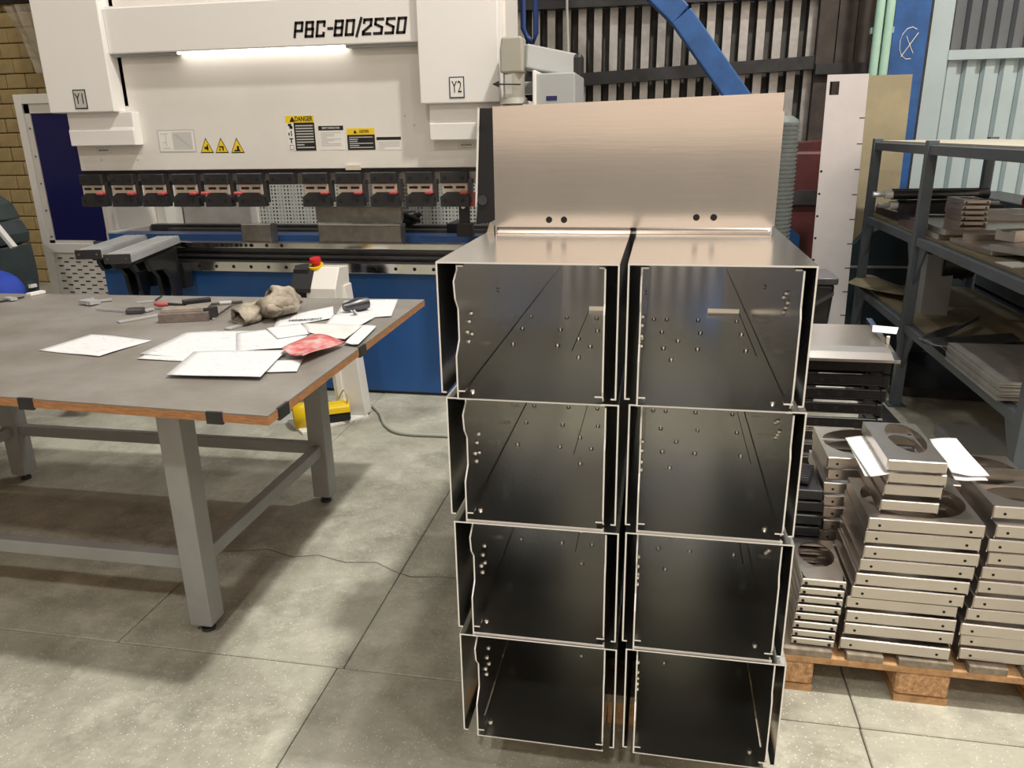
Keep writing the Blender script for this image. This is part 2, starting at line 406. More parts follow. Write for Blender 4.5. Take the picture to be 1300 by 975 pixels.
# frame and bed
MB().box(-3.64, -.88, 4.52, 4.62, .02, .795).build('bed_apron', M_blue, press, bevel=.004)
MB().box(-3.64, -.88, 4.62, 4.78, .02, 1.01).build('bed_table', M_blue, press, bevel=.004)
MB().box(-3.62, -.90, 4.54, 4.76, 0, .02).build('base_plinth', M_dark, press)
rail = MB().box(-3.62, -.9, 4.47, 4.52, .797, .862).build('linear_rail', M_chrome, press, bevel=.003)
hb = MB().disc((0, 0, 0), (0, -1, 0), .011, .001).mesh('rail_hole', M_hole)
for i in range(22): inst(hb, 'rail_hole', rail, Matrix.Translation((-3.5+i*.12, 4.4697, .828)))
dr = MB()
dr.box(-3.62, -.9, 4.44, 4.62, .862, .874); dr.box(-3.62, -.9, 4.50, 4.62, .874, .93); dr.box(-3.62, -.9, 4.455, 4.62, .893, .908); dr.box(-3.62, -.9, 4.455, 4.62, .93, .95)
dr.build('die_holder', M_gun, press)
hr = MB().box(-3.62, -.9, 4.44, 4.62, .95, .985).build('holder_rail', M_chrome, press, bevel=.003)
for i in range(34):
    x = -3.2+i*(.033 if 9 < i < 22 else .1)-(0 if i < 10 else (.067*9 if False else 0))
    if x < -.95: inst(hb, 'bolt_hole', hr, Matrix.Translation((x, 4.4397, .968)))
# side frames (C frames) behind the ram
for x0 in (-3.66, -.93):
    MB().prism([(4.63, .05), (5.8, .05), (5.8, 1.62), (5.5, 1.80), (4.56, 1.80), (4.56, 1.45), (5.2, 1.45), (5.2, 1.02), (4.63, 1.02)], 'x', x0, x0+.07).build('side_frame', M_white, press)
# ram and beam
MB().box(RX0, RX1, RY, 4.55, 1.425, 2.45).build('ram', M_white, press, bevel=.004)
MB().box(RX0+.01, RX1-.01, RY+.012, 4.54, 1.402, 1.425).build('ram_edge', M_blk, press)
MB().box(RX0+.01, RX1-.01, RY+.02, 4.52, 1.335, 1.402).build('tool_bar', M_tool, press)
MB().box(-3.2, -1.31, 4.335, 4.42, 2.082, 2.325).build('beam', M_white2, press, bevel=.006)
MB().box(-3.2, -1.31, 4.35, 4.6, 2.325, 2.335).build('beam_top', M_white2, press)
led = MB().box(-2.78, -1.75, 4.365, 4.395, 2.074, 2.081).build('led_strip', M_led, press, label='lit strip lamp under the top beam')
MB().box(-3.19, -2.78, 4.36, 4.40, 2.068, 2.081).build('lamp_housing', M_lgrey, press)
MB().box(-1.75, -1.32, 4.36, 4.40, 2.068, 2.081).build('lamp_housing', M_lgrey, press)
for (x0, x1) in ((-3.636, -3.2), (-1.318, -.878)):
    MB().box(x0, x1, 4.30, 4.41, 1.765, 2.8).build('cylinder_cover', M_white2, press, bevel=.006)
    MB().box(x0+.04, x1+.02, 4.41, 4.78, 1.80, 2.8).build('cover_back', M_white, press)
    xb = x0+.075 if x0 < -2 else x0+.035
    MB().prism([(4.415, 1.765), (4.345, 1.765), (4.345, 1.68), (4.335, 1.66), (4.335, 1.575), (4.415, 1.575)], 'x', xb, xb+.44 if x0 < -2 else xb+.40).build('ram_bracket', M_white2, press, bevel=.004)
# Y1 / Y2 plates
for nm, px, py, mt, Yp in (('Y1', 102, 126, M_stk_g, 4.299), ('Y2', 580, 111, M_blue_ink, 4.299)):
    p = at(px, py, Y=Yp)
    pl = MB().box(p.x-.042, p.x+.042, Yp-.002, Yp, p.z-.054, p.z+.054).build('axis_plate', M_ink if nm == 'Y1' else M_blue_ink, press)
    MB().box(p.x-.036, p.x+.036, Yp-.0028, Yp-.002, p.z-.048, p.z+.048).build('plate_field', M_stk_g if nm == 'Y1' else M_stk_w, pl)
    text('plate_letters', nm, .085, M_ink, front(p.x, Yp-.0032, p.z), pl, width=.055)
GL = {'P': [(0, 0, 0, 1), (0, 1, .6, 1), (.6, 1, .6, .42), (.6, .42, 0, .42)], 'B': [(0, 0, 0, 1), (0, 1, .55, 1), (.55, 1, .55, .52), (0, .52, .6, .52), (.6, .52, .6, 0), (.6, 0, 0, 0)],
      'C': [(.6, .72, .6, 1), (.6, 1, 0, 1), (0, 1, 0, 0), (0, 0, .6, 0), (.6, 0, .6, .2)], '-': [(0, .5, .34, .5)], '8': [(0, 0, 0, 1), (0, 1, .6, 1), (.6, 1, .6, 0), (.6, 0, 0, 0), (0, .52, .6, .52)],
      '0': [(0, 0, 0, 1), (0, 1, .6, 1), (.6, 1, .6, 0), (.6, 0, 0, 0)], '/': [(-.02, -.12, .22, 1.12)], '2': [(0, .8, 0, 1), (0, 1, .6, 1), (.6, 1, .6, .6), (.6, .6, 0, .16), (0, .16, 0, 0), (0, 0, .62, 0)],
      '5': [(.62, 1, 0, 1), (0, 1, 0, .66), (0, .66, .6, .42), (.6, .42, .6, 0), (.6, 0, -.02, 0)]}
ADV = {'-': .62, '/': .52}
hh = .070; sc_ = .0655; xq = -2.032; zq = 2.131; lt = MB()
for ch_ in 'PBC-80/2550':
    for (x0, z0, x1, z1) in GL[ch_]:
        P0 = Vector((xq+x0*sc_+z0*hh*.20, 4.3342, zq+z0*hh)); P1 = Vector((xq+x1*sc_+z1*hh*.20, 4.3342, zq+z1*hh)); dv = (P1-P0).normalized()*.0062
        lt.bar(P0-dv, P1+dv, .0145, .0015, up=(0, -1, 0))
    xq += sc_*ADV.get(ch_, .99)
lt.build('model_lettering', M_ink, press)
# stickers on the ram
def sticker(x0, y0, x1, y1, name, mt, Y=RY-.0012):
    a = at(x0, y0, Y=RY); b = at(x1, y1, Y=RY)
    return MB().box(a.x, b.x, Y, RY, b.z, a.z).build(name, mt, press), a, b
def rows(par, x0, x1, z0, z1, n, mt, Y, seed=0):
    rd = random.Random(seed); mm = MB(); h = (z0-z1)/n
    for i in range(n):
        zz = z0-h*(i+.5); xe = x1 if rd.random() < .7 else x0+(x1-x0)*rd.uniform(.3, .8)
        mm.box(x0, xe, Y-.0004, Y, zz-h*.22, zz+h*.22)
    o = mm.build('print_lines', mt, par); o['kind'] = 'stuff'; return o
Ys = RY-.0012
s, a, b = sticker(362, 147, 402, 191, 'danger_sticker', M_stk_w)
zy = a.z-(a.z-b.z)*.2; xm = a.x+(b.x-a.x)*.27
MB().box(a.x, b.x, Ys-.0005, Ys, zy, a.z).build('yellow_band', M_stk_y, s)
text('danger_word', 'DANGER', .038, M_ink, front(a.x+(b.x-a.x)*.64, Ys-.001, (a.z+zy)/2), s, width=(b.x-a.x)*.62, bold=.0006)
def tri(cx, cz, w_, h_, mt, par, Y, nm='triangle'):
    return MB().prism([(cx-w_/2, cz-h_/2), (cx+w_/2, cz-h_/2), (cx, cz+h_/2)], 'y', Y-.0006, Y).build(nm, mt, par)
tri(a.x+.042, (a.z+zy)/2, .036, .03, M_ink, s, Ys-.0006)
MB().box(xm, b.x, Ys-.0005, Ys, b.z, zy).build('black_field', M_ink, s)
rows(s, xm+.01, b.x-.01, zy-.01, b.z+.01, 9, M_stk_g, Ys-.0007, 3)
pc = MB()
for i in range(4):
    zz = zy-(zy-b.z)*(i+.5)/4; xx = (a.x+xm)/2
    if i == 0: pc.box(xx-.012, xx+.01, Ys-.0006, Ys, zz, zz+.014).box(xx-.004, xx+.016, Ys-.0006, Ys, zz-.014, zz+.002)
    elif i == 1: pc.box(xx-.014, xx-.006, Ys-.0006, Ys, zz-.012, zz+.004).box(xx+.002, xx+.008, Ys-.0006, Ys, zz-.016, zz+.014)
    elif i == 2: pc.box(xx-.012, xx+.014, Ys-.0006, Ys, zz+.006, zz+.012).box(xx-.003, xx+.004, Ys-.0006, Ys, zz-.016, zz+.012)
    else: pc.box(xx-.013, xx+.013, Ys-.0006, Ys, zz-.013, zz-.011).box(xx-.013, xx+.013, Ys-.0006, Ys, zz+.011, zz+.013).box(xx-.013, xx-.011, Ys-.0006, Ys, zz-.013, zz+.013).box(xx+.011, xx+.013, Ys-.0006, Ys, zz-.013, zz+.013)
pc.build('pictograms', M_ink, s)['kind'] = 'stuff'
s, a, b = sticker(404, 160, 438, 190, 'instruction_sticker', M_stk_w)
zy = a.z-(a.z-b.z)*.19
MB().box(a.x, b.x, Ys-.0005, Ys, zy, a.z).build('black_band', M_ink, s)
text('band_word', 'SAFETY INSTRUCTION', .016, M_stk_w, front((a.x+b.x)/2, Ys-.001, (a.z+zy)/2), s, width=(b.x-a.x)*.7)
rows(s, a.x+.012, b.x-.02, zy-.008, b.z+.02, 9, M_stk_g, Ys, 5)
s, a, b = sticker(440, 163, 477, 190, 'caution_sticker', M_stk_y)
zy = a.z-(a.z-b.z)*.3
text('caution_word', 'CAUTION', .024, M_ink, front(a.x+(b.x-a.x)*.62, Ys-.001, (a.z+zy)/2), s, width=(b.x-a.x)*.34)
tri(a.x+(b.x-a.x)*.3, (a.z+zy)/2, .022, .02, M_ink, s, Ys)
MB().box(a.x, b.x, Ys-.0005, Ys, b.z, zy).build('black_field', M_ink, s)
rows(s, a.x+.012, b.x-.012, zy-.008, b.z+.008, 6, M_stk_g, Ys-.0007, 8)
s, a, b = sticker(478, 174, 510, 190, 'notice_sticker', M_stk_w)
zy = a.z-(a.z-b.z)*.24
MB().box(a.x, b.x, Ys-.0005, Ys, zy, a.z).build('black_band', M_ink, s)
rows(s, a.x+.008, b.x-.01, zy-.006, b.z+.006, 4, M_stk_g, Ys, 9)
s, a, b = sticker(199, 165, 250, 193, 'diagram_sticker', M_stk_g)
MB().box(a.x+.006, b.x-.006, Ys-.0005, Ys, b.z+.006, a.z-.006).build('diagram_field', M_stk_w, s)
MB().box(a.x+(b.x-a.x)*.40, b.x-.02, Ys-.001, Ys, b.z+.015, a.z-.015).build('diagram_chart', mat('chart grey', (.56, .56, .54), .5), s)
x0, x1 = a.x+(b.x-a.x)*.44, b.x-.03
MB().prism([(x0, a.z-.03), (x0+.02, a.z-.025), (x1, b.z+.03), (x1, b.z+.02)], 'y', Ys-.0014, Ys-.001).build('chart_line', M_stk_g, s)
dm = MB(); xx = a.x+(b.x-a.x)*.2; zz = (a.z+b.z)/2
dm.box(xx-.03, xx+.02, Ys-.001, Ys, a.z-.026, a.z-.022).box(xx-.02, xx+.025, Ys-.001, Ys, b.z+.022, b.z+.026).box(xx+.002, xx+.006, Ys-.001, Ys, zz-.03, zz+.035).box(xx-.02, xx+.004, Ys-.001, Ys, zz-.01, zz-.006)
dm.build('diagram_lines', M_stk_g, s)['kind'] = 'stuff'
for k, cx in enumerate((262, 281, 301)):
    p = at(cx, 184.5, Y=RY)
    t = tri(p.x, p.z, .088, .088, M_ink, press, RY, 'warning_triangle')
    tri(p.x, p.z-.002, .074, .072, M_stk_y, t, RY-.0006, 'triangle_field')
    g = MB()
    if k == 0: g.box(p.x-.013, p.x+.012, Ys-.0012, Ys, p.z-.022, p.z-.008).box(p.x+.004, p.x+.011, Ys-.0012, Ys, p.z-.03, p.z+.004)
    elif k == 1: g.box(p.x-.015, p.x+.014, Ys-.0012, Ys, p.z-.012, p.z-.004).box(p.x-.015, p.x-.008, Ys-.0012, Ys, p.z-.03, p.z-.018).box(p.x+.006, p.x+.014, Ys-.0012, Ys, p.z-.03, p.z-.012)
    else: g.box(p.x-.02, p.x+.018, Ys-.0012, Ys, p.z-.034, p.z-.026).box(p.x-.002, p.x+.012, Ys-.0012, Ys, p.z-.028, p.z-.004)
    g.build('pictogram', M_ink, t)['kind'] = 'stuff'
for px, py, wd in ((132, 191, .10), (592, 184, .09)):
    p = at(px, py, Y=RY)
    t = MB().box(p.x-wd/2, p.x+wd/2, Ys, RY, p.z-.016, p.z+.016).build('small_tag', M_stk_g, press)
    MB().box(p.x-wd/2+.003, p.x+wd/2-.003, Ys-.0005, Ys, p.z-.013, p.z+.013).build('tag_field', M_stk_w, t)
    text('tag_letters', 'CHECK MONTHLY', .016, M_ink, front(p.x, Ys-.001, p.z), t, width=wd*.75)
p = at(449, 213, Y=RY); MB().box(p.x-.045, p.x+.045, RY-.014, RY, p.z-.012, p.z+.016).build('tape_strip', M_tape, press, label='strip of cream masking tape')
for (x, y) in ((514, 147), (526, 159), (175, 203), (129, 203)):
    p = at(x, y, Y=RY); MB().disc((p.x, RY, p.z), (0, -1, 0), .006, .001).build('scuff', M_stk_g, press)
# upper tool clamps
CL = [116, 155, 194, 234, 275, 317, 358, 400, 442.5, 487, 532, 576.5]
up_me = MB().cbox(-.079, .079, -.05, 0, -.032, .032, c=.004).mesh('clamp', M_dark)
bolt_me = MB().disc((0, 0, 0), (0, -1, 0), .012, .002).mesh('bolt', M_hole)
plate_me = MB().cbox(-.076, .076, -.035, 0, -.033, .033, c=.003).mesh('clamp_plate', M_tan)
slot_me = MB().cbox(-.026, .026, -.0012, 0, -.007, .007, c=.0005).mesh('slot', M_hole)
jaw_me = MB().prism([(-.085, -.045), (.085, -.045), (.085, .012), (.05, .038), (-.045, .038), (-.07, .02), (-.085, .012)], 'y', -.055, 0).mesh('clamp_jaw', M_dark)
lev_me = MB().cbox(-.026, .022, -.075, -.03, -.010, .010, c=.007).mesh('lever', M_pinkred)
side_me = MB().box(-.012, .012, -.03, .0, -.1, .03).mesh('clamp_arm', M_gun)
CY0 = RY+.018
for k, px in enumerate(CL):
    p = at(px, 228.5, Y=CY0-.04)
    c = inst(up_me, 'clamp', press); c.matrix_basis = Matrix.Translation((p.x, CY0, 1.372)); attach(c, press)
    for sx in (-1, 1): inst(bolt_me, 'bolt', c, Matrix.Translation((sx*.052, -.05, -.004)))
    if k == 6: continue
    inst(side_me, 'clamp_arm', c, Matrix.Translation((.09, .0, -.04)))
    inst(plate_me, 'clamp_plate', c, Matrix.Translation((0, -.004, -.062)))
    for sx in (-1, 1): inst(slot_me, 'slot', c, Matrix.Translation((sx*.036, -.039, -.055)))
    inst(jaw_me, 'clamp_jaw', c, Matrix.Translation((.004, -.004, -.118)))
    for sx in (-1, 1): inst(bolt_me, 'bolt', c, Matrix.Translation((sx*.052, -.059, -.128)))
    inst(lev_me, 'lever', c, Matrix.Translation((.062 if k not in (4, 5) else -.075, 0, -.083)))
# back guard and perforated panels seen through the daylight
bg = thing('back_guard', (-2.2, 5.45, 0), 'white perforated guard panel seen through the press opening', 'guard')
def perf(x0, x1, z0, z1, Y, name='mesh_panel', st=.026):
    m_ = MB(); bw_ = .0125; x = x0
    while x <= x1: m_.box(x, x+bw_, Y, Y+.004, z0, z1); x += st
    z_ = z0
    while z_ <= z1: m_.box(x0, x1, Y+.001, Y+.005, z_, z_+bw_); z_ += st
    return m_.build(name, M_perf, bg)
perf(-2.98, -2.05, .85, 1.5, 5.45); perf(-1.85, -1.0, .85, 1.5, 5.45)
MB().box(-3.02, -2.98, 5.42, 5.48, 0, 1.6).build('frame_post', M_white, bg); MB().box(-2.05, -1.85, 5.42, 5.48, 0, 1.6).build('frame_post', M_white, bg)
MB().box(-1.0, -.96, 5.42, 5.48, 0, 1.6).build('frame_post', M_white, bg)
MB().box(-3.57, -3.02, 5.40, 5.46, 0, 1.6).build('plain_panel', mat('dull panel', (.42, .41, .38), .5, var=.1), bg)
MB().box(-3.57, -.96, 5.6, 5.63, 0, .9).build('back_plate', M_dark, bg)
gb = thing('back_gauge', (-2.4, 5.05, .9), 'dark back gauge bar lying behind the dies', 'gauge')
MB().box(-3.58, -.95, 5.0, 5.08, .985, 1.03).build('gauge_bar', M_gun, gb); MB().box(-3.4, -1.0, 4.93, 5.0, .99, 1.01).build('gauge_rail', M_tool, gb)
for x in (-1.35,): MB().box(x, x+.08, 4.84, 5.1, 1.0, 1.06).build('gauge_finger', M_blk, gb)
MB().box(-3.56, -3.50, 4.98, 5.1, 0, .985).build('gauge_leg', M_gun, gb); MB().box(-1.05, -.98, 4.98, 5.1, 0, .985).build('gauge_leg', M_gun, gb)
# tools in the press
a = at(402, 264, Y=4.47); b = at(511, 283, Y=4.47)
pt = thing('punch_tool', ((a.x+b.x)/2, 4.47, b.z), 'wide grey steel punch hanging under the right hand clamps', 'tool')
MB().prism([(4.45, 1.20), (4.50, 1.20), (4.50, a.z-.06), (4.475, b.z), (4.465, b.z), (4.45, a.z-.05)], 'x', a.x, b.x).build('punch_body', M_tool, pt, bevel=.002)
for k, (x0, x1, lab) in enumerate([(311, 350, 'short grey die block on the press bed'), (408, 513, 'long grey die block on the press bed, under the punch')]):
    a = at(x0, 289, Y=4.55); b = at(x1, 312, Y=4.55)
    dd = thing('die_block', ((a.x+b.x)/2, 4.55, .985), lab, 'die', 'dies on the press bed')
    MB().box(a.x, b.x, 4.50, 4.60, .985, 1.085).build('die_body', M_tool, dd, bevel=.003)
    MB().box(a.x, b.x, 4.505, 4.545, 1.085, 1.092).build('die_shoulder', M_chrome, dd)
    MB().box(a.x, b.x, 4.56, 4.595, 1.085, 1.092).build('die_shoulder', M_chrome, dd)
# drape / black gloves behind the punch
g = at(520, 278, Y=4.85); lump = MB(); bm = bmesh.new(); bmesh.ops.create_icosphere(bm, subdivisions=3, radius=1)
for v in bm.verts:
    n_ = 1+.28*math.sin(4*v.co.x+2*v.co.z)*math.cos(3*v.co.y+v.co.z*4); v.co = Vector((v.co.x*.10*n_, v.co.y*.06*n_, v.co.z*.05*n_))+Vector((g.x-.05, 4.93, 1.085))
bm.verts.index_update(); lump.add([v.co for v in bm.verts], [[v.index for v in f.verts] for f in bm.faces], 0, True); bm.free()
tag(lump.build('black_cable_bundle', M_blk), 'bunched black cable lying behind the dies', 'cable')
# sheet support arms
for k, (fx, fy, ln, lab) in enumerate([(-3.17, 3.74, .70, 'left aluminium sheet support arm on the press rail'), (-2.885, 3.60, .80, 'right aluminium sheet support arm on the press rail')]):
    s = thing('support_arm', (fx, fy, .62), lab, 'support arm', 'sheet support arms')
    zt = 1.03; wa = .135
    Ma = Matrix.Translation((fx, fy, 0)) @ Matrix.Rotation(math.radians(15.6), 4, 'Z')   # local y runs back to the press
    m_ = MB(); n_ = 4; wr = wa/n_
    m_.box(0, wa, 0, ln, zt-.045, zt-.008, M=Ma)
    for i in range(n_): m_.box(i*wr+.004, (i+1)*wr-.004, 0, ln, zt-.008, zt, M=Ma)
    m_.build('profile', M_prof, s)
    MB().cbox(-.002, wa+.002, -.008, 0, zt-.05, zt+.002, c=.002, M=Ma).build('end_cap', M_dark, s)
    for sx in (.02, wa-.02):
        p = Ma @ Vector((sx, -.008, zt-.024)); MB().cyl(p, p+Vector((0, -.003, 0)), .007, n=8).build('cap_screw', M_tool, s)
    MB().box(.03, wa-.03, .12, ln-.02, zt-.075, zt-.045, M=Ma).build('arm_beam', M_blk, s)
    yb = ln-.10
    for xx in (.035, wa-.03):
        bp = [(yb-.42, zt-.07), (yb+.08, zt-.07), (yb+.08, .70), (yb+.04, .64), (yb-.03, .64), (yb-.06, .70), (yb-.08, .80), (yb-.16, .86), (yb-.38, .885), (yb-.42, .93)]
        MB().prism(bp, 'x', xx-.012, xx+.012, M=Ma).build('bracket', M_blk, s, bevel=.004)
        p = Ma @ Vector((xx, yb+.01, .70)); q = Ma @ Vector((xx-.026, yb+.01, .70)); MB().cyl(p, q, .032, n=16).build('roller', M_gun, s)
        p = Ma @ Vector((xx-.012, yb-.30, .925)); q = Ma @ Vector((xx-.016, yb-.30, .925)); MB().cyl(p, q, .022, n=16).build('bolt', M_chrome, s)
    p = Ma @ Vector((wa/2, ln-.03, 0)); MB().box(p.x-.07, p.x+.07, p.y+.02, 4.468, .70, .858).build('carriage', M_blk, s)
# light curtain on the right, control pendant
lc = thing('light_curtain', (-1.0, 4.2, 1.1), 'black light curtain guard left of the upright aluminium cover', 'guard')
pp = [at(x, y, Y=4.2) for x, y in ((609, 137), (640, 137), (640, 250), (628, 281), (604, 285), (606, 262))]
MB().prism([(p.x, p.z) for p in pp], 'y', 4.2, 4.26).build('guard_plate', M_blk, lc, bevel=.004)
MB().prism([(pp[0].x-.012, pp[0].z), (pp[0].x-.001, pp[0].z), (pp[5].x-.001, pp[5].z), (pp[5].x-.012, pp[5].z)], 'y', 4.2, 4.30).build('white_edge', M_white2, lc)
p = at(613, 254, Y=4.2); MB().cyl((p.x, 4.2, p.z), (p.x, 4.188, p.z), .026, n=20).build('knob', M_gun, lc)
MB().bar((pp[0].x+.1, 4.23, pp[0].z-.1), (pp[0].x+.1, 4.33, pp[0].z-.1), .05, .05).build('support_bar', M_gun, lc)
sw = thing('limit_switch', (-1.18, 4.4, 1.06), 'black limit switch bracket hanging from the last clamp', 'switch')
a = at(583, 258, Y=4.43); b = at(597, 298, Y=4.43)
MB().box(a.x, b.x, 4.41, 4.45, b.z+.06, a.z).build('switch_plate', M_blk, sw, bevel=.004); MB().box(a.x-.015, b.x+.02, 4.40, 4.46, b.z-.01, b.z+.07).build('switch_body', M_blk, sw, bevel=.005)
p = at(588, 262, Y=4.41); MB().disc((p.x, 4.41, p.z), (0, -1, 0), .014, .003).build('switch_screw', M_chrome, sw)
p = at(600, 253, Y=4.42); MB().cyl((p.x, 4.42, p.z-.04), (p.x, 4.42, p.z+.04), .02).build('switch_plunger', M_pinkred, sw)
cp = thing('control_pendant', (-.78, 4.21, 0), 'beige jointed control pendant arm above the aluminium cover', 'pendant')
hx0, hx1 = -.842, -.722
MB().prism([(hx0, 1.898), (hx1, 1.898), (hx1, 2.006), (hx1-.005, 2.069), (hx0+.01, 2.069), (hx0, 2.006)], 'y', 4.15, 4.275).build('swivel_head', M_beige, cp, bevel=.01)
MB().cyl((-.78, 4.21, 1.898), (-.78, 4.21, 1.78), .056, n=20).build('swivel_neck', M_beige, cp)
MB().cyl((-.78, 4.21, 1.78), (-.78, 4.21, 1.75), .065, .077, n=20).build('swivel_foot', M_beige, cp)
MB().cyl((-.78, 4.21, 1.75), (-.78, 4.21, .02), .045, n=16).build('post', M_beige, cp)
MB().cyl((-.78, 4.21, .02), (-.78, 4.21, 0), .15, n=24).build('foot_plate', M_beige, cp)
MB().box(-.815, -.78, 4.148, 4.155, 1.78, 1.89).build('neck_slot', M_stk_g, cp)
MB().bar((-.735, 4.22, 1.979), (-.50, 4.51, 1.947), .08, .117).build('cross_arm', M_lgrey, cp, bevel=.008)
MB().box(-.54, -.45, 4.45, 4.56, 1.87, 2.006).build('arm_joint', M_blk, cp, bevel=.02)
MB().cyl((-.496, 4.51, 1.888), (-.496, 4.51, 1.82), .045, n=16).build('joint_sleeve', M_blk, cp)
MB().box(-.65, -.45, 4.10, 4.55, 1.654, 1.888).build('panel_housing', M_lgrey, cp, bevel=.006)
MB().box(-.663, -.645, 4.086, 4.57, 1.636, 1.902).build('panel_bezel', M_white2, cp, bevel=.004)
MB().box(-.84, -.66, 4.42, 4.51, 1.807, 1.87).build('panel_arm', M_lgrey, cp, bevel=.006)
MB().box(-.595, -.54, 4.098, 4.10, 1.758, 1.78).build('panel_badge', M_navy, cp)
dn = at(650, 107, Y=4.13)
MB().tube([(dn.x-.09, 4.13, dn.z+.003), (dn.x+.045, 4.13, dn.z-.002)], .0036, n=6).build('arrow_shaft', M_ink, cp)
MB().prism([(dn.x-.104, dn.z+.003), (dn.x-.068, dn.z+.018), (dn.x-.068, dn.z-.013)], 'y', 4.127, 4.133).build('arrow_head', M_ink, cp)

# side cabinet with navy window and slotted grille
cab = thing('side_cabinet', (-3.95, 4.9, 0), 'white side cabinet with navy window and slotted grille left of the press', 'cabinet')
X0, X1, YC = -4.27, -3.665, 4.75
MB().box(X0, X1, YC+.03, YC+.5, 0, 1.905).build('body', M_white, cab)
MB().box(X0, X0+.055, YC-.01, YC+.03, 0, 1.905).build('frame_stile', M_white2, cab, bevel=.003); MB().box(X1-.055, X1, YC-.01, YC+.03, 0, 1.905).build('frame_stile', M_white2, cab, bevel=.003)
MB().box(X0+.055, X1-.055, YC-.01, YC+.03, 1.845, 1.905).build('frame_rail', M_white2, cab, bevel=.003); MB().box(X0+.055, X1-.055, YC-.01, YC+.03, .86, .925).build('frame_rail', M_white2, cab, bevel=.003)
MB().box(X0+.095, X1-.09, YC+.012, YC+.028, .945, 1.785).build('window_panel', M_navy, cab)
for z0, z1 in ((.925, .945), (1.785, 1.845)): MB().box(X0+.055, X1-.055, YC+.004, YC+.03, z0, z1).build('window_frame', M_white, cab)
MB().box(X0+.055, X0+.095, YC+.004, YC+.03, .925, 1.845).build('window_frame', M_white, cab); MB().box(X1-.09, X1-.055, YC+.004, YC+.03, .925, 1.845).build('window_frame', M_white, cab)
sc = MB().disc((0, 0, 0), (0, -1, 0), .007, .002).mesh('screw', M_tool)
for z in (.97, 1.15, 1.33, 1.51, 1.69): 
    o = inst(sc, 'screw', cab); o.matrix_basis = Matrix.Translation((X0+.075, YC+.003, z)); attach(o, cab)
gr = MB().box(X0+.055, X1-.055, YC+.006, YC+.03, .04, .86).build('grille_panel', M_white, cab)
sl = MB().cbox(-.019, .019, -.0012, 0, -.0045, .0045, c=.0006).mesh('slot', M_hole)
for r in range(18):
    for c_ in range(5): inst(sl, 'slot', gr, Matrix.Translation((X0+.105+c_*.096+(.048 if r % 2 else 0), YC+.0058, .82-r*.027)))
# inner cabinet glimpsed below the clamps
ic = thing('inner_cabinet', (-3.75, 5.5, 0), 'white electrical cabinet seen below the leftmost clamps', 'cabinet')
MB().box(-4.2, -3.72, 5.30, 5.9, 0, 1.7).build('body', M_white2, ic); MB().box(-4.18, -3.74, 5.27, 5.30, .02, 1.68).build('door', M_white, ic)
MB().box(-3.80, -3.78, 5.25, 5.27, 1.1, 1.3).build('handle', M_stk_g, ic)
for r in range(4):
    mm = MB()
    for c_ in range(12): mm.disc((-4.0+c_*.02, 5.2695, .93+r*.02), (0, -1, 0), .006, .001, n=6)
    mm.build('vent_row', M_hole, ic)['kind'] = 'stuff'

# foot pedal stand
ps = thing('pedal_stand', (-1.8, 4.05, 0), 'white pedal stand with emergency stop button beside the press', 'stand')
MB().prism([(-2.12, 3.93), (-1.94, 3.75), (-1.67, 4.08), (-1.85, 4.24)], 'z', 0, .018).build('base_plate', M_white2, ps, bevel=.003)
MB().prism([(-1.86, .018), (-1.68, .018), (-1.745, .80), (-1.90, .80)], 'y', 4.06, 4.16).build('column', M_white, ps, bevel=.004)
MB().prism([(-1.835, .05), (-1.80, .05), (-1.85, .72), (-1.875, .72)], 'y', 4.05, 4.06).build('column_rib', M_white2, ps)
MB().prism([(3.95, .70), (4.16, .70), (4.16, .90), (4.03, .91), (3.95, .80)], 'x', -1.93, -1.755).build('head', M_white, ps, bevel=.005)
MB().prism([(3.94, .78), (3.945, .80), (4.03, .915), (4.15, .908), (4.15, .90), (4.02, .89)], 'x', -2.02, -1.90).build('head_face', M_blk, ps)
MB().box(-2.02, -1.93, 4.0, 4.14, .72, .90).build('head_side', M_blk, ps, bevel=.004)
MB().box(-1.89, -1.80, 3.945, 3.95, .66, .75).build('head_window', M_stk_g, ps)
p = Vector((-1.90, 4.05, .905))
MB().cyl(p, p+Vector((0, -.004, .012)), .042, n=20).build('stop_ring', M_yel, ps); MB().cyl(p+Vector((0, 0, .01)), p+Vector((0, -.006, .03)), .022, n=16).build('stop_stem', M_red, ps)
MB().cyl(p+Vector((0, -.006, .03)), p+Vector((0, -.01, .052)), .034, .03, n=18).build('stop_button', M_red, ps)
fp = thing('foot_pedal', (-1.87, 3.93, .018), 'yellow hooded foot pedal on the white base plate', 'pedal')
Mf = Matrix.Translation((-1.935, 3.915, .0185)) @ Matrix.Rotation(math.radians(30), 4, 'Z')
MB().cbox(-.06, .20, -.055, .055, 0, .055, c=.01, M=Mf).build('pedal_body', M_blk, fp)
hood = MB(); prof = [(-.072, .0), (-.07, .07), (-.045, .115), (0, .13), (.045, .115), (.07, .07), (.072, .0)]
vs = []; 
for (u, v) in prof: vs += [Mf @ Vector((-.12, u, v)), Mf @ Vector((.03, u, v))]
hood.add(vs, [(2*i, 2*i+1, 2*i+3, 2*i+2) for i in range(6)], 0, True)
ho = hood.build('hood', M_yel, fp); sd = ho.modifiers.new('thick', 'SOLIDIFY'); sd.thickness = .008
MB().prism([(-.065, .055), (.065, .055), (.055, .09), (.03, .105), (-.03, .105), (-.055, .09)], 'x', .03, .20, M=Mf).build('rear_cover', M_yel, fp, bevel=.006)
MB().prism([(-.10, .03), (.02, .05), (.02, .062), (-.10, .042)], 'y', -.045, .045, M=Mf).build('treadle', M_gun, fp)
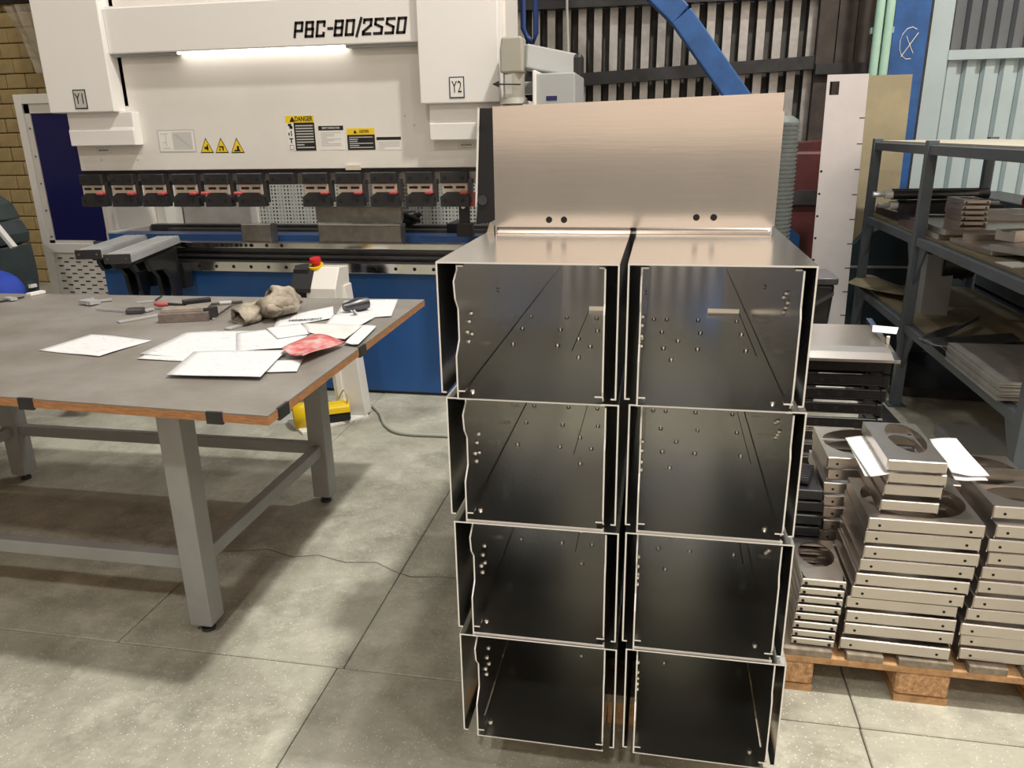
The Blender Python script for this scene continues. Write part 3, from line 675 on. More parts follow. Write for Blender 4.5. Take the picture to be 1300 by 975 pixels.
cpts = [at(455, 520, z=.012), at(470, 515, z=.012), at(482, 524, z=.012), at(490, 540, z=.012), at(510, 550, z=.012), at(563, 553, z=.012), at(600, 556, z=.012)]
def smooth(ps_, n=6):
    out = []
    for i in range(len(ps_)-1):
        p0 = ps_[max(i-1, 0)]; p1 = ps_[i]; p2 = ps_[i+1]; p3 = ps_[min(i+2, len(ps_)-1)]
        for k in range(n):
            t = k/n; out.append(.5*((2*p1)+(p2-p0)*t+(2*p0-5*p1+4*p2-p3)*t*t+(3*p1-p0-3*p2+p3)*t**3))
    return out+[ps_[-1]]
tag(MB().tube(smooth(cpts), .011, n=8).build('pedal_cable', M_cable), 'grey cable curving over the floor from the pedal stand', 'cable')
wire = [at(430, 505, Y=4.05), at(437, 495, Y=4.0), at(441, 508, Y=3.98), at(436, 523, Y=3.98)]
tag(MB().tube(smooth(wire), .005, n=6).build('pedal_wire', M_cable), 'thin wire loop joining the pedal to its stand', 'cable')

# dark machine and blue cloth at the left edge
dmch = thing('dark_machine', (-4.7, 4.3, 0), 'dark green-grey machine housing at the left edge of the picture', 'machine')
Q = lambda x, y: (lambda p: (p.x, p.z))(at(x, y, Y=4.3))
MB().prism([Q(-90, 380), Q(52, 380), Q(50, 352), Q(47, 335), Q(40, 308), Q(0, 322), Q(-90, 330)], 'y', 3.88, 4.3).build('body', M_darkmach, dmch, bevel=.01)
MB().prism([Q(-90, 329), Q(0, 321), Q(39, 306), Q(38, 294), Q(27, 278), Q(-90, 300)], 'y', 3.88, 4.3).build('hood_lower', M_darkmach, dmch, bevel=.01)
MB().prism([Q(-90, 299), Q(27, 277), Q(16, 257), Q(0, 247), Q(-90, 240)], 'y', 3.92, 4.3).build('hood', M_darkmach, dmch, bevel=.01)
MB().box(-4.95, -4.5, 3.92, 4.3, 0, .66).build('pedestal', M_darkmach, dmch)
a = at(0, 292, Y=3.87); b = at(18, 314, Y=3.87)
MB().bar(a+(a-b)*1.5, b, .02, .035, up=(0, 1, 0)).build('trim_bar', M_stk_g, dmch)
p = at(47, 362, Y=4.25); MB().box(p.x-.02, p.x+.0, 4.2, 4.25, p.z-.01, p.z+.01).build('indicator', M_white2, dmch)
bm = bmesh.new(); bmesh.ops.create_icosphere(bm, subdivisions=4, radius=1); lm = MB()
for v in bm.verts:
    n_ = 1+.06*math.sin(7*v.co.x+3*v.co.z)+.05*math.cos(6*v.co.y-4*v.co.z); v.co = Vector((v.co.x*.34*n_, v.co.y*.19*n_, v.co.z*.19*n_))+Vector((-3.88, 3.68, .765))
bm.verts.index_update(); lm.add([v.co for v in bm.verts], [[v.index for v in f.verts] for f in bm.faces], 0, True); bm.free()
tag(lm.build('blue_sack', M_bluecloth), 'bright blue cloth bundle hanging on the dark machine', 'sack')

# ================================================================== WORK TABLE
tb = thing('work_table', (-2.2, 2.5, 0), 'large grey steel work table with a worn grey top', 'table')
TZ = .90; tc_ = [(-1.003, 1.758), (-1.03, 3.27), (-3.9, 3.16), (-3.9, 1.895)]
MB().prism(tc_, 'z', TZ-.004, TZ).build('top_surface', M_tabletop, tb)
MB().prism(tc_, 'z', TZ-.028, TZ-.0042).build('top_board', M_ply, tb)
legs = [(-1.47, 2.02), (-1.47, 3.0), (-3.07, 3.0), (-3.07, 2.02)]
for (x, y) in legs:
    lg = MB().box(x-.04, x+.04, y-.04, y+.04, .035, TZ-.03).build('leg', M_greypaint, tb, bevel=.004)
    MB().cyl((x, y, .012), (x, y, .036), .012, n=10).cyl((x, y, 0), (x, y, .012), .024, n=14).build('foot', M_gun, lg)
for (p0, p1) in ((0, 1), (1, 2), (2, 3), (3, 0)):
    a = Vector((*legs[p0], .265)); b = Vector((*legs[p1], .265)); d = (b-a).normalized()*.04
    MB().bar(a+d, b-d, .04, .05).build('stretcher', M_greypaint, tb, bevel=.003)
    a.z = b.z = TZ-.055; MB().bar(a+d, b-d, .04, .05).build('apron', M_greypaint, tb)
for px, py in ((46, 506), (281, 524)):
    p = at(px, py, z=TZ-.014); ye = 1.758+(-1.003-p.x)*.0473
    MB().box(p.x-.024, p.x+.024, ye-.005, ye+.004, TZ-.034, TZ+.0012).build('edge_clip', M_dark, tb)
for px, py in ((352, 520), (452, 444)):
    p = at(px, py, z=TZ-.014); xe = -1.003-.0179*(p.y-1.758)
    MB().box(xe-.004, xe+.005, p.y-.03, p.y+.03, TZ-.034, TZ+.0012).build('edge_clip', M_dark, tb)

# papers on the table
ZT = TZ
def paper(name, corners, label, lift=0., mt=M_paper, group='papers on the work table', wav=.004, cat='paper', z0=None):
    "corners in photo pixels lying on the table; a gently wavy sheet with thickness"
    z_ = (ZT+.0012 if z0 is None else z0)+lift; P = [at(x, y, z=z_) for x, y in corners]
    n_ = 10; vs = []; rd = random.Random(sum(int(c[0]) for c in corners)); ph = rd.uniform(0, 6)
    for i in range(n_+1):
        for j in range(n_+1):
            u, v = i/n_, j/n_; p = P[0].lerp(P[1], u).lerp(P[3].lerp(P[2], u), v)
            p.z += wav*(.5+.5*math.sin(5*u+ph)*math.cos(4*v+ph)); vs.append(p)
    W_ = n_+1; fs = [(i*W_+j, (i+1)*W_+j, (i+1)*W_+j+1, i*W_+j+1) for i in range(n_) for j in range(n_)]
    m_ = MB(); N_ = len(vs); m_.add(vs+[v-Vector((0, 0, .0009)) for v in vs], fs+[tuple(k+N_ for k in reversed(f)) for f in fs] +
        [(j*W_, (j+1)*W_, (j+1)*W_+N_, j*W_+N_) for j in range(n_)] + [(j*W_+n_, j*W_+n_+N_, (j+1)*W_+n_+N_, (j+1)*W_+n_) for j in range(n_)] +
        [(j, j+N_, j+1+N_, j+1) for j in range(n_)] + [(n_*W_+j, n_*W_+j+1, n_*W_+j+1+N_, n_*W_+j+N_) for j in range(n_)], 0, True)
    return tag(m_.build(name, mt), label, cat, group)
paper('drawing_sheet', [(115, 425), (193, 432), (126, 453), (49, 445)], 'single drawing sheet lying alone on the left of the table', .001)
paper('drawing_sheet', [(232, 424), (275, 420), (235, 459), (174, 456)], 'lowest drawing sheet at the left of the paper pile', .001)
paper('drawing_sheet', [(236, 422), (345, 420), (310, 460), (178, 450)], 'broad drawing sheet at the left of the paper pile', .003, wav=.004)
paper('drawing_sheet', [(300, 424), (388, 412), (392, 440), (300, 446)], 'creased drawing sheet in the middle of the paper pile', .007, wav=.004)
paper('drawing_sheet', [(246, 447), (364, 444), (331, 479), (211, 476)], 'front drawing sheet nearest the table edge in the pile', .0105, wav=.003)
paper('drawing_sheet', [(330, 460), (385, 456), (377, 472), (337, 473)], 'small drawing sheet sticking out under the red packet', .002)
paper('drawing_sheet', [(338, 417), (382, 411), (394, 424), (352, 430)], 'plain white sheet folded over the middle of the pile', .0125, wav=.003)
paper('drawing_sheet', [(352, 404), (423, 389), (424, 404), (348, 416)], 'drawing sheet with a printed stamp behind the pile', .003)
paper('drawing_sheet', [(437, 382), (505, 380), (497, 402), (424, 405)], 'drawing sheet under the dark tape gun at the far corner', .002)
paper('drawing_sheet', [(423, 400), (476, 403), (458, 413), (410, 415)], 'drawing sheet right of the stamped sheet', .006)
paper('drawing_sheet', [(384, 411), (460, 414), (438, 432), (392, 424)], 'greyish crumpled sheet above the red packet', .012, mt=mat('grey paper', (.62, .62, .60), .8, var=.08, scale=9), wav=.007)
paper('drawing_sheet', [(458, 413), (478, 414), (455, 438), (438, 436)], 'narrow drawing sheet hanging by the right table edge', .008)
p = at(388, 406, z=ZT+.008)
text('stamp_print', 'PERMANENT', .03, M_ink, Matrix.Translation(p+Vector((0, 0, .0015))) @ Matrix.Rotation(math.radians(24), 4, 'Z'), bpy.data.objects.get('drawing_sheet.007'), width=.13, extrude=.0002, bold=.0008)
rp = paper('red_packet', [(393, 426), (438, 434), (386, 457), (358, 446)], 'crumpled red and white plastic packet on the papers', .018, mt=mat('red packet', (.55, .015, .025), .3, col2=(.58, .42, .40), scale=26), wav=.016, group=None, cat='packet')
del_group = rp.pop('group', None) if 'group' in rp else None
# tape gun / marker on the far sheet
tg = thing('tape_gun', tuple(at(450, 392, z=ZT)), 'dark grey clamp tool lying on the far corner sheet', 'tool')
a = at(436, 390, z=ZT+.03); b = at(467, 384, z=ZT+.035)
MB().tube([a, a.lerp(b, .3), a.lerp(b, .6), b], [.016, .022, .03, .024], n=10).build('tool_body', M_gun, tg)
a = at(447, 393, z=ZT+.03); b = at(452, 399, z=ZT+.006); MB().bar(a, b, .02, .006).build('tool_tip', M_chrome, tg); MB().bar(at(441, 395, z=ZT+.008), at(450, 392, z=ZT+.02), .008, .005).build('tool_clip', M_chrome, tg)
# small metal vice block with parts on top
vb = thing('parallel_block', tuple(at(235, 408, z=ZT)), 'rusty grey steel block lying in front of the red handled tool', 'block')
a = at(204, 409, z=ZT); b = at(267, 406, z=ZT); d = (b-a).normalized(); 
def obar(p0, p1, w_, h_, z0): 
    q0 = Vector((p0.x, p0.y, z0+h_/2)); q1 = Vector((p1.x, p1.y, z0+h_/2)); return MB().bar(q0, q1, w_, h_)
obar(a, b, .05, .038, ZT).build('lower_bar', mat('rusty steel', (.24, .20, .18), .5, .6, var=.25, scale=20), vb, bevel=.002)
obar(a+Vector((.005, .02, 0)), b+Vector((-.012, .02, 0)), .055, .016, ZT+.038).build('upper_bar', mat('worn steel', (.42, .37, .32), .45, .6, var=.2, scale=20), vb, bevel=.002)
obar(b+Vector((-.02, -.01, 0)), b+Vector((.012, .035, 0)), .03, .05, ZT+.002).build('end_stop', M_dark, vb, bevel=.002)
rt_ = thing('riveter', tuple(at(235, 392, z=ZT)), 'red handled hand tool lying behind the steel block', 'tool')
zz = ZT+.02
MB().tube([at(197, 386, z=zz), at(203, 387, z=zz), at(213, 386, z=zz)], [.008, .011, .010], n=10).build('handle', M_pinkred, rt_)
MB().tube([at(213, 386, z=zz), at(236, 387, z=zz)], [.007, .005], n=8).build('shank', M_gun, rt_)
obar(at(212, 392, z=zz), at(268, 388, z=zz), .05, .022, ZT+.0).build('jaw', M_dark, rt_, bevel=.004)
obar(at(232, 388, z=zz), at(268, 384, z=zz), .03, .02, ZT+.024).build('upper_jaw', M_dark, rt_, bevel=.004)
def rod(name, a, b, r, mt, label, cat, za=.008):
    return tag(MB().tube([at(*a, z=ZT+za), at(*b, z=ZT+za)], r, n=8).build(name, mt), label, cat)
sdv = thing('screwdriver', tuple(at(290, 385, z=ZT)), 'small steel tap wrench behind the canvas glove', 'tool')
MB().tube([at(268, 386, z=ZT+.008), at(280, 385, z=ZT+.008)], .005, n=8).build('shank', M_gun, sdv); MB().tube([at(279, 385, z=ZT+.008), at(294, 384, z=ZT+.008)], .010, n=8).build('handle', M_prof, sdv); MB().tube([at(294, 384, z=ZT+.008), at(308, 383, z=ZT+.008)], .006, n=8).build('tip', M_gun, sdv)
al = thing('folding_key', tuple(at(285, 398, z=ZT)), 'bent silver key between the block and the glove', 'key')
MB().bar(at(272, 405, z=ZT+.006), at(293, 390, z=ZT+.006), .016, .010).build('long_arm', M_chrome, al); MB().bar(at(293, 390, z=ZT+.006), at(304, 387, z=ZT+.006), .016, .012).build('short_arm', M_chrome, al)
def ruler(name, a, b, w_, label, mt=M_prof, cat='ruler'):
    p0, p1 = at(*a, z=ZT+.004), at(*b, z=ZT+.004); return tag(MB().bar(p0, p1, w_, .005).build(name, mt), label, cat)
ruler('steel_ruler', (150, 409), (206, 399), .03, 'flat steel strip leaning under the steel block')
ruler('steel_ruler', (288, 418), (326, 406), .03, 'flat steel strip in front of the canvas glove')
ruler('steel_ruler', (174, 384), (197, 382), .018, 'short pale strip at the far table edge')
ruler('scriber', (196, 382), (205, 376), .008, 'thin dark scriber at the far table edge', M_dark, 'scriber')
cal = thing('small_caliper', tuple(at(125, 383, z=ZT)), 'silver caliper at the far left edge of the table', 'caliper')
MB().bar(at(105, 384, z=ZT+.008), at(142, 380, z=ZT+.008), .02, .008).build('beam', M_prof, cal); MB().bar(at(106, 382, z=ZT+.014), at(121, 384, z=ZT+.014), .05, .016).build('slider', M_prof, cal); MB().bar(at(112, 386, z=ZT+.01), at(118, 379, z=ZT+.01), .012, .01).build('jaw', M_prof, cal)
dc = thing('depth_gauge', tuple(at(175, 394, z=ZT)), 'dark dial gauge with thin rod on the table', 'gauge')
MB().bar(at(122, 392, z=ZT+.008), at(164, 395, z=ZT+.008), .008, .006).build('rod', M_prof, dc); MB().bar(at(161, 395, z=ZT+.012), at(183, 394, z=ZT+.012), .045, .024).build('head', M_gun, dc, bevel=.006); MB().bar(at(183, 395, z=ZT+.008), at(194, 392, z=ZT+.008), .02, .008).build('blade', M_prof, dc)
fc = thing('left_caliper', tuple(at(25, 376, z=ZT)), 'thin caliper with pale handle at the far left corner', 'caliper')
MB().bar(at(0, 383, z=ZT+.005), at(30, 377, z=ZT+.005), .012, .006).build('beam', M_gun, fc); MB().bar(at(36, 374, z=ZT+.008), at(55, 370, z=ZT+.008), .03, .012).build('handle', M_white2, fc); MB().bar(at(8, 378, z=ZT+.01), at(18, 380, z=ZT+.01), .03, .01).build('jaw', M_prof, fc)
# canvas glove
gl = thing('canvas_glove', tuple(at(335, 395, z=ZT)), 'dirty canvas work glove crumpled on the table', 'glove')
def blob(path, rad, flat, name, seed, open_end=False):
    n_ = 20; rd = random.Random(seed); ph = [rd.uniform(0, 6) for _ in range(6)]; pts_ = smooth(path, 5)
    R_ = []
    for i in range(len(pts_)):
        t = i/(len(pts_)-1)*(len(rad)-1); k = min(int(t), len(rad)-2); R_.append(rad[k]*(1-(t-k))+rad[k+1]*(t-k))
    vs = []
    for i, p in enumerate(pts_):
        d = (pts_[min(i+1, len(pts_)-1)]-pts_[max(i-1, 0)]).normalized(); sd_ = d.cross(Vector((0, 0, 1))).normalized()
        for k in range(n_):
            an = 2*math.pi*k/n_; w_ = 1+.14*math.sin(3*an+ph[0]+i*.5)+.10*math.sin(5*an+ph[1]-i*.8)
            q = p+sd_*math.cos(an)*R_[i]*w_+Vector((0, 0, 1))*math.sin(an)*R_[i]*w_*flat
            q.z = max(q.z, ZT+.001); vs.append(q)
    m_ = MB(); L_ = len(pts_)
    m_.add(vs, [(i*n_+k, i*n_+(k+1) % n_, (i+1)*n_+(k+1) % n_, (i+1)*n_+k) for i in range(L_-1) for k in range(n_)]+([] if open_end else [tuple(range(n_))[::-1]])+[tuple(range((L_-1)*n_, L_*n_))], 0, True)
    o = m_.build(name, M_cloth, gl)
    if open_end: s_ = o.modifiers.new('thick', 'SOLIDIFY'); s_.thickness = .006
    return o
G = lambda x, y, h: at(x, y, z=ZT+h)
blob([G(301, 404, .025), G(312, 400, .03), G(324, 392, .035), G(334, 389, .03)], [.062, .06, .055, .035], .55, 'cuff', 3, True)
blob([G(330, 391, .028), G(340, 391, .04), G(350, 385, .06), G(362, 381, .06), G(372, 381, .05)], [.035, .055, .075, .07, .04], .8, 'palm', 9)
for k, (x, y, x2, y2) in enumerate(((352, 382, 349, 375), (362, 378, 370, 375), (368, 380, 380, 381), (356, 390, 372, 391), (345, 393, 352, 396))):
    blob([G(x, y, .05), G((x+x2)/2, (y+y2)/2, .05), G(x2, y2, .03)], [.028, .026, .016], .85, 'finger', 20+k)

# ================================================================== STACK OF SHEET METAL BOXES
BY, BH, BL, BZ = 1.57, .307, 1.90, .118
TH = .0036
spal = thing('stack_pallet', (-.07, 2.45, 0), 'low wooden pallet under the stacked steel boxes', 'pallet')
for x in (-.40, -.09, .22): MB().box(x, x+.09, 1.80, 3.35, 0, .09).build('bearer', M_wood, spal)
for i in range(10): MB().box(-.42, .33, 1.78+i*.155, 1.78+i*.155+.11, .09, .115).build('deck_board', M_wood2, spal)
def make_box(side):
    "open-ended folded steel box with double side walls; local origin at lower front left"
    W = .388 if side == 'L' else .368; gl_, gr_ = (.036, .028) if side == 'L' else (.026, .022)
    t = TH; P = {}
    def sheet(poly_or_box): pass
    P['top_panel'] = MB().box(0, W, 0, BL, BH-t, BH)
    P['floor_panel'] = MB().box(gl_+.0055, W-gr_-.0055, 0, BL, 0, t).box(gl_, W-gr_, 0, .004, 0, t)
    P['outer_wall'] = [MB().box(0, t, 0, BL, .014, BH-t).box(0, .012, 0, BL, .014, .014+t), MB().box(W-t, W, 0, BL, .014, BH-t).box(W-.012, W, 0, BL, .014, .014+t)]
    def inner(x, dirn, hs):
        e = [(0.0, t), (0.0, .10), (.03, .13), (.03, .20), (.008, .225), (.0, .265), (.03, .285), (.03, BH-.012)]
        if hs: e = [(.02, t), (.0, .03), (0., .2), (.01, .22), (.01, BH-.012)]
        poly = e+[(BL, BH-.012), (BL, t)]
        m_ = MB().prism(poly, 'x', x, x+t)
        m_.box(min(x, x+dirn*.012), max(x, x+dirn*.012)+t, .03, BL, BH-.012-t, BH-.012)
        m_.box(min(x, x+dirn*.015), max(x, x+dirn*.015)+t, .0, .05, .018, .018+t)
        return m_
    P['inner_wall'] = [inner(gl_, 1, False), inner(W-gr_-t, -1, True)]
    rv = MB(); fl = t  # raised studs tapered to glint where the punched holes catch light
    for (y, xs) in ((.47, (.075, .20, .29)), (.65, (.07, .185, .295)), (.81, (.07, .185, .28, .32)), (.05, (.06,)), (.55, (.25,)), (.36, (.27,))):
        for x in xs:
            x = x if side == 'L' else W-x+.005
            rv.cyl((x, y, fl), (x, y, fl+.005), .0068, .0054, n=10)
    for (y, z) in ((.10, .13), (.12, .15), (.14, .165), (.11, .105), (.14, .115), (.45, .16)):
        rv.cyl((gl_+t, y, z), (gl_+t+.004, y, z), .0065, .0045, n=10)
    for (y, z) in ((.16, .20), (.18, .185), (.19, .215), (.20, .17), (.22, .2), (.55, .16)):
        rv.cyl((W-gr_-t, y, z), (W-gr_-t-.004, y, z), .0065, .0045, n=10)
    sx0, sx1 = (.245, .345) if side == 'L' else (.222, .320)
    tab = MB().prism([(.92, t), (.923, t), (.9265, t+.013), (.9235, t+.013)], 'x', sx0, sx1 if side == 'R' else W-gr_-.006)
    gap = MB().box(sx0-.0008, sx0+.0008, .42, .92, t, t+.0006) if side == 'L' else MB().box(sx1-.0008, sx1+.0008, .42, .92, t, t+.0006)
    def fin(mb, nm):
        me = mb.mesh(nm, [M_steel, M_edge])
        for p in me.polygons:
            if p.normal.y < -.9 and min(v for v in (abs(me.vertices[i].co.y) for i in p.vertices)) < .06: p.material_index = 1
            elif nm == 'inner_wall' and p.normal.y < -.3: p.material_index = 1
        return me
    out = []
    for nm, mb in P.items():
        for b_ in (mb if isinstance(mb, list) else [mb]): out.append((nm, fin(b_, nm)))
    out.append(('hole_glints', rv.mesh('hole_glints', M_glint))); out.append(('bent_tab', tab.mesh('bent_tab', M_glint))); out.append(('slot_line', gap.mesh('slot_line', M_hole)))
    return out
BOX = {'L': make_box('L'), 'R': make_box('R')}
RN = ['top row', 'second row from the top', 'third row from the top', 'bottom row']
dxs = {'L': (0, .006, .014, .018), 'R': (0, .010, .012, .022)}; dys = (0, .012, .004, -.004)
for side, x0 in (('L', -.466), ('R', -.062)):
    for r in range(4):
        z0 = BZ+(3-r)*BH
        bx_ = thing('steel_box', (x0+dxs[side][r], BY+dys[r]+(.0 if side == 'L' else .008), z0), f'open folded steel box, {"left" if side == "L" else "right"} column of the stack, {RN[r]}', 'box', 'stacked folded steel boxes')
        for nm, me in BOX[side]:
            o = inst(me, nm, bx_)
            if nm == 'hole_glints': o['kind'] = 'stuff'
# upright aluminium cover on the stack
ac = thing('aluminium_cover', (-.08, 2.1, 1.348), 'upright warm toned aluminium cover standing on top of the box stack', 'cover')
ax0, ax1, ay, az0, az1 = -.437, .276, 2.05, 1.3465, 1.672
MB().prism([(ax0, az0+.018), (ax1, az0+.018), (ax1+.002, az1+.012), (ax0, az1-.004)], 'y', ay, ay+.003).build('front_panel', M_alu, ac)
MB().prism([(ay-.002, az0+.018), (ay+.004, az0+.018), (ay+.012, az0+.008), (ay+.012, az0), (ay+.008, az0), (ay+.006, az0+.007)], 'x', ax0+.004, ax1-.004).build('bottom_fold', M_alu, ac)
MB().prism([(ax0, az1-.007), (ax1, az1+.009), (ax1, az1+.012), (ax0, az1-.004)], 'y', ay+.003, ay+.26).build('top_fold', M_alu, ac)
for x in (ax0, ax1-.003): MB().box(x, x+.003, ay+.003, ay+.26, az0+.0, az1-.003).build('side_fold', M_alu, ac)
MB().box(ax0+.003, ax1-.003, ay+.012, ay+.26, az0, az0+.003).build('bottom_flange', M_alu, ac)
MB().box(ax1+.0, ax1+.008, ay+.02, ay+.05, az0+.02, az1-.03).build('side_lip', M_alu, ac)
for px, py in ((697, 279), (716, 279), (884, 276), (906, 276)):
    p = at(px, py, Y=ay); MB().disc((p.x, ay, p.z), (0, -1, 0), .0085, .0006, n=16).build('hole', M_hole, ac)
# little bent brackets lying at the left of the cover
bk = thing('bent_bracket', (-.455, 2.0, 1.344), 'small bent metal offcuts leaning left of the aluminium cover', 'offcut')
MB().prism([(-.462, 1.3445), (-.44, 1.3445), (-.44, 1.365), (-.452, 1.375)], 'y', 2.05, 2.14).build('bracket_leaf', M_tray, bk)

# ================================================================== PALLET WITH TRAYS
PX, PY, PZ = .40, 2.03, .144
pal = thing('euro_pallet', (PX+.4, PY+.6, 0), 'wooden pallet carrying the stacks of small steel trays', 'pallet')
for j, yy in enumerate((PY, PY+.53, PY+1.055)):
    for i, (x, wd_) in enumerate(((PX, .10), (PX+.3275, .145), (PX+.70, .10))):
        MB().cbox(x, x+wd_, yy, yy+.145, .022, .10, c=.008).build('block', M_chip, pal)
    MB().box(PX, PX+.8, yy, yy+.145, .10, .122).build('stringer_board', M_wood, pal, bevel=.002)
for x, wd_ in ((PX, .10), (PX+.3275, .145), (PX+.70, .10)): MB().box(x, x+wd_, PY+.0, PY+1.2, 0, .022).build('base_board', M_wood, pal)
for x, wd_ in ((PX, .145), (PX+.186, .10), (PX+.3275, .145), (PX+.514, .10), (PX+.655, .145)): MB().box(x, x+wd_, PY, PY+1.2, .122, .144).build('deck_board', M_wood2, pal, bevel=.002)

def tray_meshes(W, D, H, hole, M_tray=M_tray):
    "folded tray, open face down: top plate with rounded cut-out, front, back and side flanges; origin at lower front left"
    t = .003; m_ = MB(); n_ = 28
    cx, cy, rx, ry = W*hole[0], D*hole[1], W*hole[2], D*hole[3]
    ell = [(cx+rx*math.cos(2*math.pi*k/n_), cy+ry*math.sin(2*math.pi*k/n_)) for k in range(n_)]
    def edge(p):   # project to the rectangle outline along the ray from the hole centre
        dx, dy = p[0]-cx, p[1]-cy; s_ = []
        if dx > 1e-9: s_.append((W-t-cx)/dx)
        if dx < -1e-9: s_.append((t-cx)/dx)
        if dy > 1e-9: s_.append((D-t-cy)/dy)
        if dy < -1e-9: s_.append((t-cy)/dy)
        k = min(s_); return (cx+dx*k, cy+dy*k)
    out = [edge(p) for p in ell]
    vs = [(x, y, H) for x, y in ell]+[(x, y, H) for x, y in out]+[(x, y, H-t) for x, y in ell]+[(x, y, H-t) for x, y in out]
    fs = []
    for k in range(n_):
        j = (k+1) % n_
        fs += [(k, n_+k, n_+j, j), (2*n_+k, 2*n_+j, 3*n_+j, 3*n_+k), (k, j, 2*n_+j, 2*n_+k), (n_+k, 3*n_+k, 3*n_+j, n_+j)]
    for cxn, cyn in ((t, t), (W-t, t), (W-t, D-t), (t, D-t)):   # corner fill
        near = sorted(range(n_), key=lambda k: (out[k][0]-cxn)**2+(out[k][1]-cyn)**2)[:2]
        b0 = len(vs); vs += [(cxn, cyn, H)]; fs.append((n_+near[0], n_+near[1], b0))
    m_.add(vs, fs)
    res = [('top_plate', m_.mesh('top_plate', M_tray))]
    res.append(('front_flange', MB().cbox(0, W, 0, t+.003, .0055, H+.001, c=.0028).mesh('front_flange', M_tray)))
    res.append(('side_flange', MB().box(0, t, .007, D, .0, H-.0005).mesh('side_flange', M_tray)))
    res.append(('side_flange', MB().box(W-t, W, .007, D, .0, H-.0005).mesh('side_flange', M_tray)))
    res.append(('back_flange', MB().box(t, W-t, D-t, D, .004, H-.0005).mesh('back_flange', M_tray)))
    hm = MB()
    for x in (W*.10, W*.88): hm.disc((x, 0, H*.5), (0, -1, 0), .0042 if W > .2 else .005, .0005, n=10)
    res.append(('holes', hm.mesh('holes', M_hole)))
    return res
TA = tray_meshes(.295, .27, .0415, (.5, .53, .47, .44))
TB = tray_meshes(.122, .24, .026, (.5, .62, .42, .30))
TC = tray_meshes(.150, .30, .036, (.60, .60, .33, .38))
ORD = ['lowest', 'second lowest', 'third lowest', 'fourth lowest', 'fifth lowest', 'sixth lowest', 'seventh lowest', 'eighth lowest', 'ninth lowest', 'tenth lowest', 'eleventh lowest']
def tray(meshes, x, y, z, rz, label, group, holes=True):
    t = thing('steel_tray', (x, y, z), label, 'tray', group, rz)
    for nm, me in meshes:
        if nm == 'holes' and not holes: continue
        o = inst(me, nm, t)
        if nm == 'holes': o['kind'] = 'stuff'
    return t
def stack(meshes, base, offs, pitch, what, group, holes=True, top_extra=''):
    n_ = len(offs)
    for k, (dx, dy, rz) in enumerate(offs):
        lab = f'{ORD[k] if k < n_-1 else "topmost"} steel tray in {what}'
        tray(meshes, base[0]+dx, base[1]+dy, base[2]+k*pitch, math.radians(rz), lab, group, holes)
offA = [(0, 0, -1.5), (.008, .01, -.5), (.008, .008, -.3), (.006, .015, -.8), (.012, .0, -.6), (.018, -.002, -.6), (.026, .004, -.3), (.03, .0, -.4), (.03, .006, -.2), (.032, .002, -.4)]
stack(TA, (.566, 2.045, PZ+.001), offA, .0435, 'the wide front stack on the pallet', 'wide front tray stack')
offB = [(0, .002, -1), (.0, .0, -1), (.001, .0, -1), (.003, .0, -.5), (.006, .0, -.8), (.008, .0, -.8), (.009, .0, -.8), (.012, .002, -.8)]
stack(TB, (.430, 2.045, PZ+.001), offB, .0285, 'the narrow stack at the left of the pallet', 'narrow tray stack')
offC = [(0, .0, -1), (-.002, .004, -.6), (-.012, -.01, -1.8), (.0, .0, -.8), (.008, -.006, 0), (.016, .004, -.3), (.02, .006, 0), (.03, .01, -.2), (.022, .004, -.4), (.034, .004, -.2), (.03, .03, .6)]
stack(TA, (.888, 2.05, PZ+.001), offC, .0435, 'the right hand stack on the pallet', 'right tray stack')
zA = PZ+.001+.0435*10
offD = [(0, 0, -1), (.008, .015, -.5), (.012, .01, -.8), (.0, -.01, -.5)]
for k, (dx, dy, rz) in enumerate(offD):
    tray(TC, .634+dx, 2.085+dy, zA+k*.0405+(.004 if k == 3 else 0), math.radians(rz), f'{("lowest", "second lowest", "third lowest", "topmost")[k]} small tray standing on the wide front stack', 'small trays on the wide stack', holes=False)
# deeper stacks behind
offE = [(.0, 0, -.5), (.004, .0, -.8), (-.003, .006, -.3), (.006, .0, -.6), (.0, .01, -.5), (.008, .0, -.4), (.004, .003, -.6), (.0, .0, -.5), (-.004, .0, -.4), (.006, .01, -.4), (.0, .0, -.5)]
stack(TA, (.545, 2.36, PZ+.001), offE, .0435, 'the stack behind the narrow and wide front stacks', 'rear tray stack')
offF = [(.0, 0, -.5), (.004, .0, -.8), (-.003, .006, -.3), (.006, .0, -.6), (.0, .01, -.5), (.008, .0, -.4), (.004, .003, -.6), (.0, .0, -.5), (-.004, .0, -.4)]
stack(TA, (.89, 2.40, PZ+.001), offF, .0435, 'the stack behind the right hand stack', 'rear right tray stack')
# brackets stacked against the steel boxes
TG = tray_meshes(.115, .20, .038, (.5, .5, .25, .25), mat('blackened steel', (.05, .052, .056), .35, .6))
for k in range(9):
    tray(TG, .425+.004*math.sin(k*2.1), 2.325+.006*math.cos(k*1.7), PZ+.001+k*.042, 0, f'{ORD[k] if k < 8 else "topmost"} dark bracket in the pile hard against the steel boxes', 'dark brackets beside the boxes', holes=False)
# finned plate
fn = thing('finned_plate', (.47, 2.60, PZ+.38), 'small black finned plate lying between the bracket pile and the trays', 'plate')
Mfn = Matrix.Translation((.475, 2.42, PZ+.385)) @ Matrix.Rotation(math.radians(-18), 4, 'Z')
MB().box(-.04, .04, -.06, .06, 0, .006, M=Mfn).build('plate', M_blk, fn)
for i in range(8): MB().box(-.038, .038, -.056+i*.015, -.050+i*.015, .006, .02, M=Mfn).build('fin', M_gun, fn)
